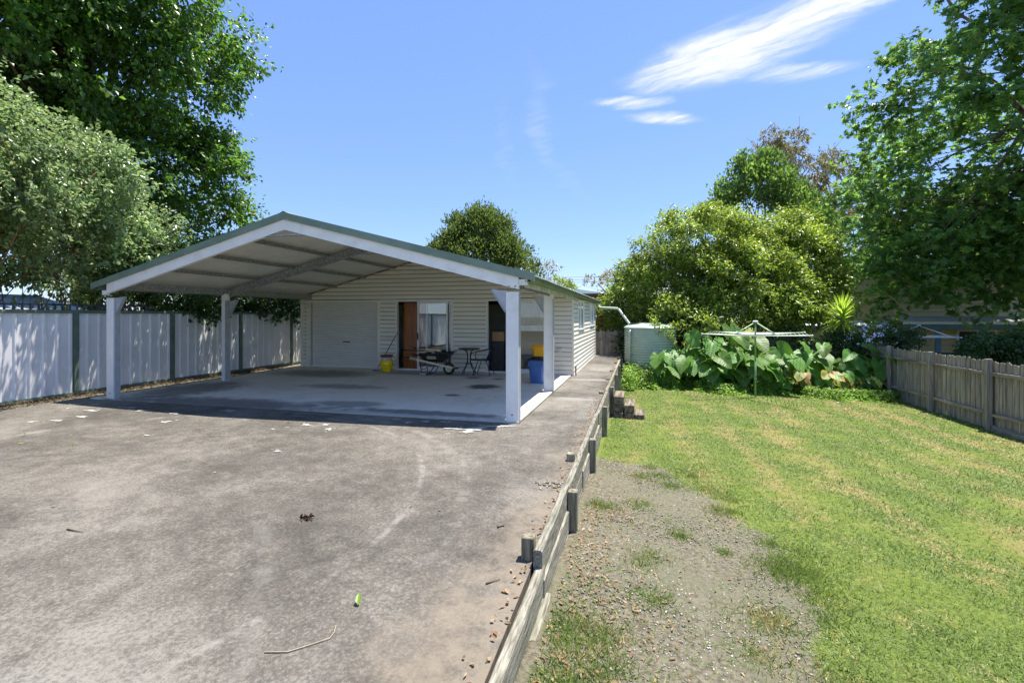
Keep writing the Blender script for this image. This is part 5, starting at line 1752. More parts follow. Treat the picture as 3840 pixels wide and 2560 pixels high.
# sparse twiggy tree beside it
tree('sparse_tree', 'sparse twiggy tree with pale bare branches behind the garage roof', (-7.6, 35.0, -0.8),
     [(-7.6, 35, 4.6, 1.6, 1.5, 1.3), (-6.3, 35, 3.6, 1.0, 1.0, 0.6)],
     46, 0.4, 150, 6, 0.16, 0.09, LM['gum'], M['barkp'], (-7.6, 35, 3.2), 0.10, limbs=30, shell=0.5, twig=0.3, twigs=16)
tree('low_lime_tree', 'small lime green treetop peeping above the right of the garage roof', (-5.3, 33.0, -0.8),
     [(-5.35, 33, 3.55, 0.95, 0.9, 0.55)], 26, 0.3, 420, 6, 0.14, 0.08, LM['lime'], M['bark'], (-5.4, 33, 2.6), 0.09, limbs=6)
tree('distant_gum', 'pale distant gum tree above the far grey roof', (-1.0, 52.0, -0.8),
     [(-2.9, 52, 5.3, 2.0, 1.6, 0.7), (-0.2, 52, 6.0, 1.8, 1.6, 1.2), (1.2, 50, 6.3, 1.6, 1.6, 2.0), (3.2, 50, 5.2, 2.0, 1.6, 1.6)], 70, 0.6, 1100, 6, 0.24, 0.12, LM['gum'], M['barkp'], (-0.5, 52, 4), 0.16, limbs=12)

# bushy light green trees behind the tank
tree('lillypilly_tree', 'broad light green bushy tree arching above the water tank', (2.2, 22.6, -0.9),
     [(2.5, 22.4, 3.5, 2.7, 2.0, 2.5), (1.5, 22.2, 2.4, 2.2, 1.8, 1.9), (3.8, 21.6, 2.5, 2.2, 1.8, 1.9), (2.9, 20.8, 1.6, 1.7, 1.0, 1.2), (0.3, 22.6, 1.9, 1.6, 1.2, 1.3), (1.9, 20.4, 1.1, 0.8, 0.7, 0.7), (-0.6, 23.2, 1.6, 1.0, 1.0, 1.1), (1.75, 18.9, 1.25, 0.75, 0.5, 0.55), (1.3, 20.3, 1.7, 0.8, 0.7, 0.6)],
     480, 0.44, 15500, 7, 0.135, 0.062, LM['lime'], M['bark'], (2.3, 22.5, 2.0), 0.16, limbs=24, face=(0, -1, 0.3), shell=0.68, twig=0.28, droop=0.35, under=0.6)
tree('privet_tree', 'second light green bushy tree right of the first behind the clothesline', (6.0, 23.2, -0.9),
     [(5.9, 23.2, 3.2, 1.9, 1.6, 2.3), (6.9, 23.2, 2.9, 1.2, 1.2, 2.1), (4.9, 22.6, 1.5, 1.3, 1.0, 1.3), (6.2, 22.4, 1.4, 1.5, 0.9, 1.2), (7.2, 22.4, 1.5, 0.7, 0.7, 1.1)],
     330, 0.42, 10000, 7, 0.135, 0.064, LM['lime'], M['bark'], (6.0, 23.1, 2.0), 0.15, limbs=22, face=(0, -1, 0.3), shell=0.68, twig=0.28, droop=0.35, under=0.6)
tree('undergrowth', 'dark tangled undergrowth behind the elephant ears along the rear fence', (4.5, 20.4, -0.9),
     [(2.2, 20.5, 0.1, 1.4, 0.5, 1.0), (4.4, 20.5, 0.1, 1.6, 0.5, 1.0), (6.6, 20.4, 0.0, 1.4, 0.5, 1.0), (0.2, 20.7, 0.5, 0.7, 0.25, 0.9)], 110, 0.32, 2200, 6, 0.11, 0.06, LM['hedge'], M['stem'], (4.5, 20.4, 0.2), 0.05, limbs=20, face=(0, -1, 0.2), cat='shrub')

tree('poplar_tree', 'tall dark green tree with upswept branches behind the light bushes', (7.2, 33.0, -0.9),
     [(6.0, 33, 8.2, 0.65, 0.8, 2.6), (6.7, 33, 8.9, 0.6, 0.8, 2.7), (7.5, 33, 9.0, 0.6, 0.8, 2.6), (8.3, 33, 8.3, 0.65, 0.8, 2.3), (9.1, 33, 7.6, 0.65, 0.8, 1.9), (9.9, 33, 6.9, 0.7, 0.8, 1.6), (5.2, 33, 7.4, 0.5, 0.7, 1.9), (4.6, 33, 6.4, 0.5, 0.7, 1.6), (10.7, 33, 6.2, 0.7, 0.8, 1.3), (7.2, 33, 5.3, 2.6, 1.2, 1.2)],
     150, 0.42, 3000, 6, 0.21, 0.14, LM['pop'], M['bark'], (7.2, 33, 6.0), 0.2, limbs=24, face=(-0.2, -1, 0), twig=0.6, droop=-0.7, up=0.3)
# gum: bare limbs with separate leaf clumps
gb = (19.5, 44.0, -0.9)
gt = thing('gum_tree', 'tall gum tree with bare pale limbs and rusty green leaf clumps', 'tree', gb)
CL = [(1755, 325, 0.95), (1778, 335, 0.8), (1815, 335, 1.25), (1822, 362, 0.8), (1858, 400, 1.25), (1862, 430, 1.1), (1915, 372, 1.0), (1925, 392, 0.9), (1790, 385, 1.2), (1760, 400, 1.1), (1815, 440, 1.3), (1890, 440, 1.2), (1840, 480, 1.6), (1900, 490, 1.6), (1960, 460, 1.2), (1880, 530, 1.8), (1930, 560, 1.8), (1830, 540, 1.6), (1980, 520, 1.6), (2010, 590, 1.6)]
def wpt(x, y, Y):
    u = (x - 1176) / 1110; v = (725 - y) / 1110
    s, c = math.sin(R(14.6)), math.cos(R(14.6))
    dx, dy = -s + c * u, c + s * u
    t_ = Y / dy
    return (dx * t_, Y, 1.65 + v * t_)
g = G()
VV, FF, nb_ = [], [], 0
root = np.array(wpt(1905, 640, 44.0))
root[2] = -0.9
fork = np.array(wpt(1895, 560, 44.0))
tr_ = curve_pts(root, fork, 0.02, 6)
g.tube([p - np.array(gb) for p in tr_], [0.42, 0.38, 0.34, 0.31, 0.28, 0.25], 8)
for (x, y, r_) in CL:
    c = np.array(wpt(x, y, 44.0 + random.uniform(-2.5, 2.5)))
    sparse = 0.55 if y > 430 else 1.0
    V, F, lc, lr = crown([(c[0], c[1], c[2], r_ * 0.75, r_ * 0.75, r_ * 0.75)], 14, r_ * 0.35, int(95 * r_ * r_ * sparse) + 30, 6, 0.30, 0.085, twig=0.4, droop=0.7, up=0.1, under=0.9)
    VV.append(V); FF.append(F + nb_); nb_ += len(V)
    pts = curve_pts(fork + rng.normal(size=3) * 0.3, c, 0.12, 9, 0.0)
    rr = 0.10 + 0.05 * random.random()
    g.tube([p - np.array(gb) for p in pts], [rr * (1 - 0.09 * k) for k in range(9)], 6)
    for _ in range(5):
        j = pts[int(rng.integers(4, 8))]
        p2 = curve_pts(j, c + rng.normal(size=3) * r_ * 0.9, 0.15, 5)
        g.tube([p - np.array(gb) for p in p2], [0.045 * (1 - 0.18 * k) for k in range(5)], 5)
g.build('trunk', M['barkp'], gt, True, fix=False)
obj('crown', fast_mesh('crown', np.concatenate(VV) - np.array(gb), np.concatenate(FF), LM['gum']), gt)

# liquidambar on the right
KQ = 1.6
LQ = [(10.2, 15.5, 6.5, 3.6, 3.4, 3.0), (10.5, 15.0, 9.8, 2.4, 3.2, 2.6), (11.4, 15.2, 13.0, 2.4, 3.0, 3.2), (8.6, 15.6, 5.0, 2.3, 2.2, 1.9), (8.1, 16.4, 3.3, 1.3, 1.5, 1.0), (11.5, 15.0, 3.8, 2.6, 2.6, 1.6), (12.2, 14.0, 8.5, 2.8, 2.8, 4.0), (9.6, 16.2, 2.7, 1.2, 1.2, 0.8), (7.4, 17.0, 4.4, 0.9, 1.0, 0.9), (11.0, 15.6, 17.0, 2.2, 2.4, 2.6)]
LQ += [(7.6, 16.4, 3.0, 1.2, 1.2, 1.2), (8.9, 16.2, 2.3, 1.1, 1.0, 0.75), (9.6, 15.4, 3.6, 1.6, 1.5, 1.3), (11.2, 14.9, 2.5, 1.3, 1.2, 0.9), (12.4, 14.4, 2.2, 1.3, 1.2, 0.9), (8.3, 16.2, 6.2, 1.2, 1.3, 1.5)]
LQ = [(a * k2, b2 * k2, 1.65 + (c2 - 1.65) * k2, e * k2, f2 * k2, h2 * k2) for (a, b2, c2, e, f2, h2) in LQ for k2 in (KQ * (1.22 if a / b2 < 0.60 else 1.0),)]
for (x_, y_, r_) in ((2050, 640, 55), (2120, 590, 70), (2230, 615, 80), (2320, 630, 80), (2290, 715, 45), (2000, 590, 50), (2180, 545, 80), (2340, 560, 80), (2030, 690, 35), (2345, 740, 40), (1985, 480, 45), (2010, 640, 70), (2065, 700, 38), (1990, 700, 40)):
    q_ = wpt(x_, y_, 25.0 + random.uniform(-1, 1))
    rr_ = r_ * 21.5 / 1110
    LQ.append((q_[0], q_[1], q_[2], rr_, rr_, rr_ * 0.8))
tree('liquidambar_tree', 'large dark green tree with star-shaped leaves overhanging the right fence', (11.0 * KQ, 15.6 * KQ, -1.05), LQ,
     680, 0.95, 13500, 7, 0.23, 0.23, LM['liq'], M['bark'], (10.9 * KQ, 15.5 * KQ, 12.0), 0.30, limbs=36, tmpl=T_STAR, face=(-0.6, -0.8, -0.1), shell=0.62, twig=0.42, droop=0.45, under=0.85, twigs=40, holes=-1.9)
tree('garden_shrub', 'dark rounded shrub behind the paling fence under the star-leaved tree', (10.5, 17.6, -1.0),
     [(10.15, 17.6, 0.2, 0.6, 0.6, 0.6), (10.85, 17.4, 0.2, 0.7, 0.6, 0.65)], 90, 0.22, 2000, 7, 0.10, 0.05, LM['hedge'], M['stem'], (10.5, 17.6, 0.0), 0.05, limbs=12, face=(-0.5, -0.8, 0.3), cat='shrub')
pb = tree('plumbago_bush', 'dark bush dotted with pale blue flowers at the corner of the fences', (8.6, 19.6, -1.0),
     [(8.2, 19.8, 0.65, 0.75, 0.5, 0.42), (8.95, 19.9, 0.62, 0.5, 0.5, 0.42), (7.4, 20.3, 0.45, 0.6, 0.4, 0.4)], 80, 0.2, 2000, 7, 0.075, 0.04, LM['hedge'], M['stem'], (8.6, 19.7, 0.2), 0.04, limbs=14, face=(-0.4, -0.9, 0.3), cat='bush')
n = 42
d = norm(unit(n) + np.array([-0.5, -0.9, 0.5]))
P = np.repeat(np.array([(8.2, 19.75, 0.75)]) + d * np.array([0.95, 0.6, 0.55]), 6, axis=0) + rng.normal(size=(n * 6, 3)) * 0.03
V, F = leaf_arrays(P, unit(n * 6), unit(n * 6) + np.array([0, -1, 0.6]), 0.05, 0.045, T_WIDE)
fl_ = obj('flowers', fast_mesh('flowers', V - np.array((8.6, 19.6, -1.0)), F, LM['petal']), pb)
fl_['kind'] = 'stuff'
# backdrop belt of far trees between the houses
for i, (x, y, r_, h, m_) in enumerate(((15.5, 40, 2.8, 4.6, 'pop'), (20.0, 38, 3.0, 5.2, 'hedge'), (25.0, 37, 3.4, 6.0, 'pop'), (31.0, 36, 3.6, 6.4, 'hedge'), (-20.0, 33, 3.2, 4.6, 'hedge'), (-15.5, 30, 2.2, 2.4, 'dark'))):
    lab = ['leafy green tree behind the cream house, nearest the gum tree', 'dark tree behind the cream house roof', 'green tree behind the cream house on the far right', 'dark tree at the right edge behind the cream house', 'dark tree far behind the metal fence on the left', 'low dark tree between the fig tree and the garage'][i]
    tree('far_tree', lab, (x, y, -0.9), [(x, y, h * 0.72, r_, r_, h * 0.42), (x + 0.8, y, h * 0.5, r_ * 0.8, r_ * 0.8, h * 0.3)], 90, r_ * 0.26, 1300, 6, 0.30, 0.19, LM[m_], M['bark'], (x, y, h * 0.6), 0.2, limbs=10, face=(-0.3, -1, 0.1), twig=0.5)

# yucca
yc = thing('yucca', 'bright green spiky yucca rosette on a short trunk near the fence corner', 'plant', (7.25, 20.2, -0.9))
g = G().tube([(0, 0, 0), (0.03, 0, 1.3), (0.0, 0.02, 2.62)], [0.09, 0.075, 0.07], 9)
g.build('trunk', M['bark'], yc, True)
yl = leaf_mat('yucca_leaf', [(0.19, 0.30, 0.035), (0.28, 0.40, 0.06), (0.36, 0.46, 0.08)], 0.45, 0.4)
V, F = [], []
def strap(L_, w, bend, n=6):
    V = []
    for i in range(n):
        t = i / (n - 1)
        ww = w * (1 - t ** 2.5) * (0.7 + 0.6 * min(1, t * 3))
        z = -bend * t * t
        V += [(L_ * t, -ww / 2, z + 0.012 * (1 - t)), (L_ * t, 0, z), (L_ * t, ww / 2, z + 0.012 * (1 - t))]
    F = []
    for i in range(n - 1):
        for k in (0, 1):
            q = i * 3 + k
            F.append((q, q + 1, q + 4, q + 3))
    return V, F
sm_ = [new_mesh('leaf', *strap(0.75, 0.055, b2), [yl], smooth=True) for b2 in (0.03, 0.10, 0.22)]
for k in range(120):
    t_ = k / 120
    el = R(88 - 105 * t_ + random.uniform(-8, 8))
    az = k * 2.39996 + random.uniform(-0.2, 0.2)
    obj('leaf', sm_[min(2, int(t_ * 3))], yc, (0, 0, 2.68 - 0.45 * t_), (0, -el, az), (random.uniform(0.85, 1.15),) * 3)
# fan palm behind the rear fence
fp = thing('fan_palm', 'small palm with drooping fronds against the red-brown outbuilding', 'palm', (-1.15, 21.7, -0.5))
G().tube([(0, 0, 0), (0, 0, 1.25)], 0.05, 8).build('trunk', M['bark'], fp, True)
pl_ = leaf_mat('palm_frond', [(0.13, 0.17, 0.06), (0.2, 0.24, 0.10), (0.28, 0.30, 0.15)], 0.2, 0.45)
for q in range(7):
    az = R(-150 + 50 * q + random.uniform(-10, 10))
    g = G()
    for k in range(22):
        a2 = R(-80 + 160 * k / 21)
        V, F = strap(0.62, 0.035, 0.25 + 0.1 * random.random(), 5)
        c_, s_ = math.cos(a2), math.sin(a2)
        V = [(0.35 + x * c_ - y * s_, x * s_ + y * c_, 0.12 + z - 0.1 * abs(a2)) for (x, y, z) in V]
        g.add(V, F)
    g.tube([(0, 0, 0), (0.2, 0, 0.08), (0.36, 0, 0.12)], 0.012, 5)
    o = g.build('frond', pl_, fp, True, fix=False)
    o.location = (0, 0, 1.2)
    o.rotation_euler = (0, R(random.uniform(-25, 15)), az)
# banana leaves beyond the shrub
bn = thing('banana_plant', 'tattered banana leaves poking up beside the carport roof', 'plant', (-12.8, 13.0, 0.0))
bl = leaf_mat('banana_leaf', [(0.06, 0.12, 0.03), (0.09, 0.16, 0.04)], 0.3, 0.4)
G().tube([(0, 0, 0), (0, 0, 2.6)], 0.08, 8).build('trunk', M['stem'], bn, True)
for (dx_, dy_, dz_, el, az) in ((0.1, 0.2, 2.9, 70, 20), (0.3, 0.7, 2.75, 80, 60), (0.5, 1.4, 2.45, 60, 30), (0.2, 0.3, 2.7, 50, -60)):
    V, F = strap(1.5, 0.32, 0.25, 14)
    V = [(x, y * (1 if (int(i / 3) % 2) else 0.75), z) for i, (x, y, z) in enumerate(V)]
    o = G().add(V, F).build('leaf', bl, bn, True, fix=False)
    o.location = (dx_, dy_, dz_)
    o.rotation_euler = (R(25), -R(el), R(az))

# ------------------------------------------------------------------ elephant ears
def ear_leaf_mat(name, c1, c2, edge=None):
    m, nt, b = base_mat(name)
    oc = node(nt, 'ShaderNodeTexCoord').outputs['Object']
    sx = node(nt, 'ShaderNodeSeparateXYZ', {0: oc})
    oi = node(nt, 'ShaderNodeObjectInfo').outputs['Random']
    av = math_(nt, 'ABSOLUTE', sx.outputs[1])
    c = mixc(nt, mapr(nt, noise(nt, oc, 3.0, 4), 0.3, 0.7), c1, c2)
    c = node(nt, 'ShaderNodeHueSaturation', {'Value': math_(nt, 'ADD', math_(nt, 'MULTIPLY', oi, 0.6), 0.7), 'Hue': math_(nt, 'ADD', math_(nt, 'MULTIPLY', oi, 0.03), 0.48), 'Color': c}).outputs[0]
    w = math_(nt, 'SINE', math_(nt, 'MULTIPLY', math_(nt, 'SUBTRACT', sx.outputs[0], math_(nt, 'MULTIPLY', av, 0.55)), 62.0))
    vein = mapr(nt, w, 0.86, 0.99)
    mid = mapr(nt, av, 0.016, 0.006)
    v2 = math_(nt, 'MAXIMUM', math_(nt, 'MULTIPLY', vein, 0.5), mid)
    c = mixc(nt, v2, c, (0.22, 0.30, 0.10))
    if edge:
        r_ = node(nt, 'ShaderNodeVectorMath', {0: oc, 1: (0.22, 0, 0)}, operation='SUBTRACT').outputs[0]
        ln = node(nt, 'ShaderNodeVectorMath', {0: r_}, operation='LENGTH').outputs['Value']
        ln = math_(nt, 'ADD', ln, math_(nt, 'MULTIPLY', math_(nt, 'SUBTRACT', noise(nt, oc, 5, 4), 0.5), 0.35))
        c = mixc(nt, mapr(nt, ln, 0.22, 0.42), c, (0.45, 0.36, 0.05))
        c = mixc(nt, mapr(nt, ln, 0.40, 0.52), c, edge)
    nt.links.new(c, b.inputs['Base Color'])
    b.inputs['Roughness'].default_value = 0.44
    b.inputs['Specular IOR Level'].default_value = 0.36
    bp = node(nt, 'ShaderNodeBump', {'Strength': 0.16, 'Distance': 0.02, 'Height': w})
    nt.links.new(bp.outputs[0], b.inputs['Normal'])
    tr = node(nt, 'ShaderNodeBsdfTranslucent', {'Color': node(nt, 'ShaderNodeHueSaturation', {'Value': 1.8, 'Saturation': 1.1, 'Color': c}).outputs[0]})
    mx = node(nt, 'ShaderNodeMixShader', {0: 0.33, 1: b.outputs[0], 2: tr.outputs[0]})
    nt.links.new(mx.outputs[0], nt.nodes['Material Output'].inputs['Surface'])
    return m


EM = [ear_leaf_mat('elephant_ear_leaf', (0.075, 0.19, 0.030), (0.13, 0.27, 0.044)), ear_leaf_mat('yellowing_ear_leaf', (0.10, 0.18, 0.025), (0.17, 0.25, 0.035), (0.30, 0.13, 0.04)), ear_leaf_mat('dry_ear_leaf', (0.28, 0.12, 0.04), (0.42, 0.22, 0.08))]
RAD = [(0, 0.76), (12, 0.66), (25, 0.575), (40, 0.52), (58, 0.475), (78, 0.445), (98, 0.425), (118, 0.42), (136, 0.43), (150, 0.43), (162, 0.37), (172, 0.22), (180, 0.05)]


def ear_mesh(seed, mat):
    r_ = random.Random(seed)
    angs = [(R(a), q) for a, q in RAD] + [(-R(a), q) for a, q in RAD[-2:0:-1]]
    n = len(angs)
    V = [(0, 0, 0)]
    fold, droop, curl = r_.uniform(0.10, 0.32), r_.uniform(0.10, 0.35), r_.uniform(-0.05, 0.10)
    ph = r_.uniform(0, 6)
    for f in (0.5, 1.0):
        for k, (a, q) in enumerate(angs):
            x, y = f * q * math.cos(a), f * q * math.sin(a) * 0.92
            z = fold * abs(y) - droop * max(0, x) ** 2 * 1.3 - 0.25 * max(0, -x) ** 2 - curl * (abs(y) ** 2) * 3
            if f == 1.0:
                z += 0.035 * math.sin(7 * a + ph) + 0.022 * math.sin(13 * a + 2 * ph)
            V.append((x, y, z))
    F = [(0, 1 + k, 1 + (k + 1) % n) for k in range(n)]
    F += [(1 + k, 1 + n + k, 1 + n + (k + 1) % n, 1 + (k + 1) % n) for k in range(n)]
    return new_mesh('leaf', V, F, [mat], smooth=True)


EME = [[ear_mesh(s * 10 + i, EM[s]) for i in range(5)] for s in range(3)]
M['petiole'] = surf('green_petiole', (0.09, 0.16, 0.04), (0.16, 0.24, 0.07), 6, 0.5)


def ear_plant(x, y, leaves, label, n):
    zg = lawn_z(x, y)
    t = thing('elephant_ear', label, 'plant', (x, y, zg), 0, 'elephant ear plants along the rear bed')
    for i in range(n):
        sz, h, kind = leaves(i)
        az = R(-90 + random.gauss(0, 62))
        out = Vector((math.cos(az), math.sin(az), 0))
        rr = random.uniform(0.22, 0.55) * h
        end = out * rr + Vector((0, 0, h))
        mid = out * rr * 0.35 + Vector((0, 0, h * 0.62))
        st_ = G().tube([(0, 0, 0), mid * 0.5 + Vector((0, 0, 0.02)), mid, end], [0.032 * sz + 0.008, 0.028 * sz, 0.02 * sz, 0.012], 6).build('stalk', M['petiole'], t, True)
        tip = (out * random.uniform(0.55, 1.0) + Vector((0, 0, -random.uniform(0.3, 0.85))) + Vector((random.gauss(0, 0.3), 0, 0))).normalized()
        nr = (out * 0.85 + Vector((random.gauss(0, 0.3), -0.2, 0.85)))
        side = nr.cross(tip).normalized()
        nr = tip.cross(side).normalized()
        lo = obj('leaf', EME[kind][random.randrange(5)], t)
        lo.matrix_local = Matrix.Translation(end) @ Matrix((tip, side, nr)).transposed().to_4x4() @ Matrix.Scale(sz, 4)
    return t


LAB = {'b': ['tall elephant ear plant with huge leaves beside the water tank', 'tall elephant ear plant second from the tank', 'tall elephant ear plant left of the clothesline mast', 'tall elephant ear plant just behind the clothesline mast', 'tall elephant ear plant right of the clothesline mast', 'tall elephant ear plant midway between clothesline and corner', 'dark elephant ear plant near the yucca', 'dark elephant ear plant at the rear fence corner', 'elephant ear plant against the paling fence end'],
       'f': ['low elephant ear plant leaning over the path edge by the tank', 'front elephant ear plant with broad hanging leaves near the tank', 'front elephant ear plant left of the clothesline', 'front elephant ear plant at the clothesline foot', 'front elephant ear plant right of the clothesline foot', 'front elephant ear plant with a drooping pale leaf', 'front elephant ear plant among yellowing leaves', 'yellowing elephant ear plant with brown edges', 'small yellow elephant ear plant near the corner', 'low elephant ear plant nearest the paling fence']}
for i, x in enumerate((1.75, 2.5, 3.25, 4.0, 4.75, 5.5, 6.3, 7.0, 7.5)):
    y = 18.95 + random.uniform(-0.2, 0.25)
    hmax = (1.95, 2.1, 1.8, 1.75, 1.6, 1.45, 1.55, 1.5, 1.35)[i]
    ear_plant(x, y, lambda k, hm=hmax: (random.uniform(0.62, 1.0) if hm > 1.7 else random.uniform(0.48, 0.85), hm * random.uniform(0.5, 1.02), 0), LAB['b'][i], 8)
for i, x in enumerate((0.95, 1.7, 2.5, 3.2, 3.9, 4.6, 5.3, 6.0, 6.6, 7.25)):
    y = 18.0 + random.uniform(-0.2, 0.25)
    def lv(k, i=i):
        kind = 0
        if i in (6, 7, 8):
            kind = 1 if random.random() < 0.7 else (2 if random.random() < 0.15 else 0)
        elif random.random() < 0.06:
            kind = 1
        big = i < 6
        return (random.uniform(0.42, 0.82) if big else random.uniform(0.28, 0.5), random.uniform(0.35, 1.2) if big else random.uniform(0.25, 0.75), kind)
    ear_plant(x, y, lv, LAB['f'][i], 11)

# ------------------------------------------------------------------ ground cover along the bed
n = 26000
x = rng.uniform(-0.5, 8.2, n)
edge = 17.2 + 0.25 * np.sin(x * 1.7) + 0.2 * np.sin(x * 3.9 + 1) + np.where(x < 1.2, -0.35 + 0.3 * x, 0)
edge = edge + 0.12 * np.sin(x * 9.1) + 0.08 * np.sin(x * 17.3 + 2)
y = edge + rng.random(n) ** 1.6 * 2.4 - (rng.random(n) < 0.08) * np.abs(rng.normal(size=n)) * 0.25
hgt = np.clip((y - edge) * 1.1, 0.02, 0.30) * rng.random(n) ** 0.7 + np.where(x < 0.6, 0.15 * rng.random(n), 0)
hgt += np.where(x < 0.5, np.clip((y - edge), 0, 0.6) * 0.7 * rng.random(n), 0)
z = np.array([lawn_z(a, b_) for a, b_ in zip(x, y)]) + hgt
P = np.stack([x, y, z], 1)
V, F = leaf_arrays(P, norm(unit(n) * np.array([1, 1, 0.4])), norm(unit(n) * 0.6 + np.array([0, -0.3, 1.0])), 0.085 * (0.6 + 0.7 * rng.random(n)), 0.06 * (0.6 + 0.7 * rng.random(n)), T_FOLD)
o = obj('ground_cover', fast_mesh('ground_cover', V, F, LM['cover']))
tag(o, 'low bright green ground cover in front of the elephant ears', 'ground cover', kind='stuff')

# ------------------------------------------------------------------ grass
m, nt, b = base_mat('grass_blades')
oc = node(nt, 'ShaderNodeTexCoord').outputs['Object']
g_, fs, straw = lawn_colours(nt, oc, (0.105, 0.165, 0.030), (0.18, 0.25, 0.048))
ri = node(nt, 'ShaderNodeNewGeometry').outputs['Random Per Island']
f2 = mapr(nt, math_(nt, 'ADD', math_(nt, 'MULTIPLY', fs, 0.75), math_(nt, 'MULTIPLY', math_(nt, 'SUBTRACT', ri, 0.5), 0.9)), 0.34, 0.74)
c = mixc(nt, f2, g_, (0.37, 0.30, 0.125))
c = node(nt, 'ShaderNodeHueSaturation', {'Value': math_(nt, 'ADD', math_(nt, 'MULTIPLY', ri, 0.6), 0.75), 'Color': c}).outputs[0]
nt.links.new(c, b.inputs['Base Color'])
b.inputs['Roughness'].default_value = 0.55
b.inputs['Specular IOR Level'].default_value = 0.3
tr = node(nt, 'ShaderNodeBsdfTranslucent', {'Color': node(nt, 'ShaderNodeHueSaturation', {'Value': 1.4, 'Color': c}).outputs[0]})
mx = node(nt, 'ShaderNodeMixShader', {0: 0.3, 1: b.outputs[0], 2: tr.outputs[0]})
nt.links.new(mx.outputs[0], nt.nodes['Material Output'].inputs['Surface'])
M['grass'] = m


def vlawn(x, y):
    a = np.maximum(-0.85, -0.15 - 0.045 * y)
    b_ = np.maximum(-1.0, -0.55 - 0.035 * y)
    t_ = np.clip((x + 0.6) / 8.5, 0, 1.15)
    return a + (b_ - a) * t_


def bare_np(x, y):
    return np.array([max(0.0, min(1.0, 0.5 - (patch_d(a, c_) + 0.28 * mnoise.noise((a * 1.7, c_ * 1.7, 5)) + 0.14 * mnoise.noise((a * 5, c_ * 5, 9))) / 0.7)) if (a < 2.2 and c_ < 8.6) else 0.0 for a, c_ in zip(x, y)])


n = 430000
u = rng.random(n)
y = 1.9 * (17.8 / 1.9) ** u
x = -0.56 + (np.minimum(8.4, 1.35 * y + 1.6) + 0.56) * rng.random(n)
ba = bare_np(x, y)
keep = rng.random(n) > np.minimum(ba * 1.2, 0.90)
x, y = x[keep], y[keep]
n = len(x)
dist = np.hypot(x, y)
P = np.stack([x, y, vlawn(x, y) - 0.004], 1)
A = norm(unit(n) * np.array([1, 1, 0.2]) + np.array([0, 0, 0.38]))
L_ = (0.022 + 0.03 * rng.random(n)) * (1 + 0.02 * dist)
W_ = (0.0035 + 0.0011 * dist) * (0.7 + 0.6 * rng.random(n))
V, F = leaf_arrays(P, A, norm(unit(n) * 0.5 + np.array([0, -0.3, 1.0])), L_, W_, T_BLADE)
# tufts of longer weeds in and round the bare patch
tc_ = []
for k in range(46):
    if k < 18:
        q = random.choice(PATCH[2:10])
        tc_.append((q[0] + random.gauss(0, 0.12), q[1] + random.gauss(0, 0.25), random.uniform(0.05, 0.16)))
    elif k < 30:
        tc_.append((random.uniform(-0.5, -0.15), random.uniform(2.2, 3.1), random.uniform(0.06, 0.18)))
    else:
        tc_.append((random.uniform(-0.5, 1.2), random.uniform(2.5, 7.2), random.uniform(0.03, 0.10)))
VS, FS, off = [V], [F], len(V)
for (cx, cy, r_) in tc_:
    n = int(2600 * r_) + 30
    a_ = rng.normal(size=(n, 2)) * r_
    px_, py_ = cx + a_[:, 0], cy + a_[:, 1]
    ok = px_ > -0.55
    px_, py_ = px_[ok], py_[ok]
    n = len(px_)
    P = np.stack([px_, py_, vlawn(px_, py_) - 0.004], 1)
    V2, F2 = leaf_arrays(P, norm(unit(n) * np.array([1, 1, 0.3]) + np.array([0, 0, 0.8])), norm(unit(n) + np.array([0, -0.6, 0.5])), 0.03 + 0.05 * rng.random(n), 0.005 + 0.004 * rng.random(n), T_BLADE)
    VS.append(V2); FS.append(F2 + off); off += len(V2)
o = obj('grass', fast_mesh('grass', np.concatenate(VS), np.concatenate(FS), M['grass']))
tag(o, 'short mown green and straw grass covering the lawn', 'grass', kind='stuff')

# ------------------------------------------------------------------ gravel and dead leaves
def pebbles(name, x, y, z, s, mat):
    n = len(x)
    tv = np.array([(1, 0, 0), (-0.9, 0.1, 0), (0, 1, 0), (0.1, -0.95, 0), (0.1, 0, 0.75), (0, 0.1, -0.6)])
    tf = np.array([(0, 2, 4), (2, 1, 4), (1, 3, 4), (3, 0, 4), (2, 0, 5), (1, 2, 5), (3, 1, 5), (0, 3, 5)])
    a = rng.random(n) * 6.28
    c_, s_ = np.cos(a), np.sin(a)
    st_ = s[:, None] * (0.6 + 0.8 * rng.random((n, 3)))
    v = tv[None] * st_[:, None, :] * (0.8 + 0.4 * rng.random((n, 6, 1)))
    X = v[:, :, 0] * c_[:, None] - v[:, :, 1] * s_[:, None] + x[:, None]
    Y = v[:, :, 0] * s_[:, None] + v[:, :, 1] * c_[:, None] + y[:, None]
    Z = v[:, :, 2] + z[:, None]
    V = np.stack([X, Y, Z], 2).reshape(-1, 3)
    F = (tf[None] + (np.arange(n) * 6)[:, None, None]).reshape(-1, 3)
    return fast_mesh(name, V, F, mat)


pmat = leaf_mat('gravel_stone', [(0.15, 0.135, 0.095), (0.25, 0.23, 0.175), (0.37, 0.345, 0.28), (0.52, 0.50, 0.43)], 0.0, 0.8, 0.2)
n = 30000
x = rng.uniform(-0.56, 1.6, n)
y = 1.9 + 6.0 * rng.random(n) ** 1.25
ok = rng.random(n) < bare_np(x, y) ** 1.5
x, y = x[ok], y[ok]
s = 0.0028 + 0.009 * rng.random(len(x)) ** 5
o = obj('gravel', pebbles('gravel', x, y, vlawn(x, y) + s * 0.2, s, pmat))
tag(o, 'scattered pale gravel on the bare patch beside the retaining wall', 'gravel', kind='stuff')


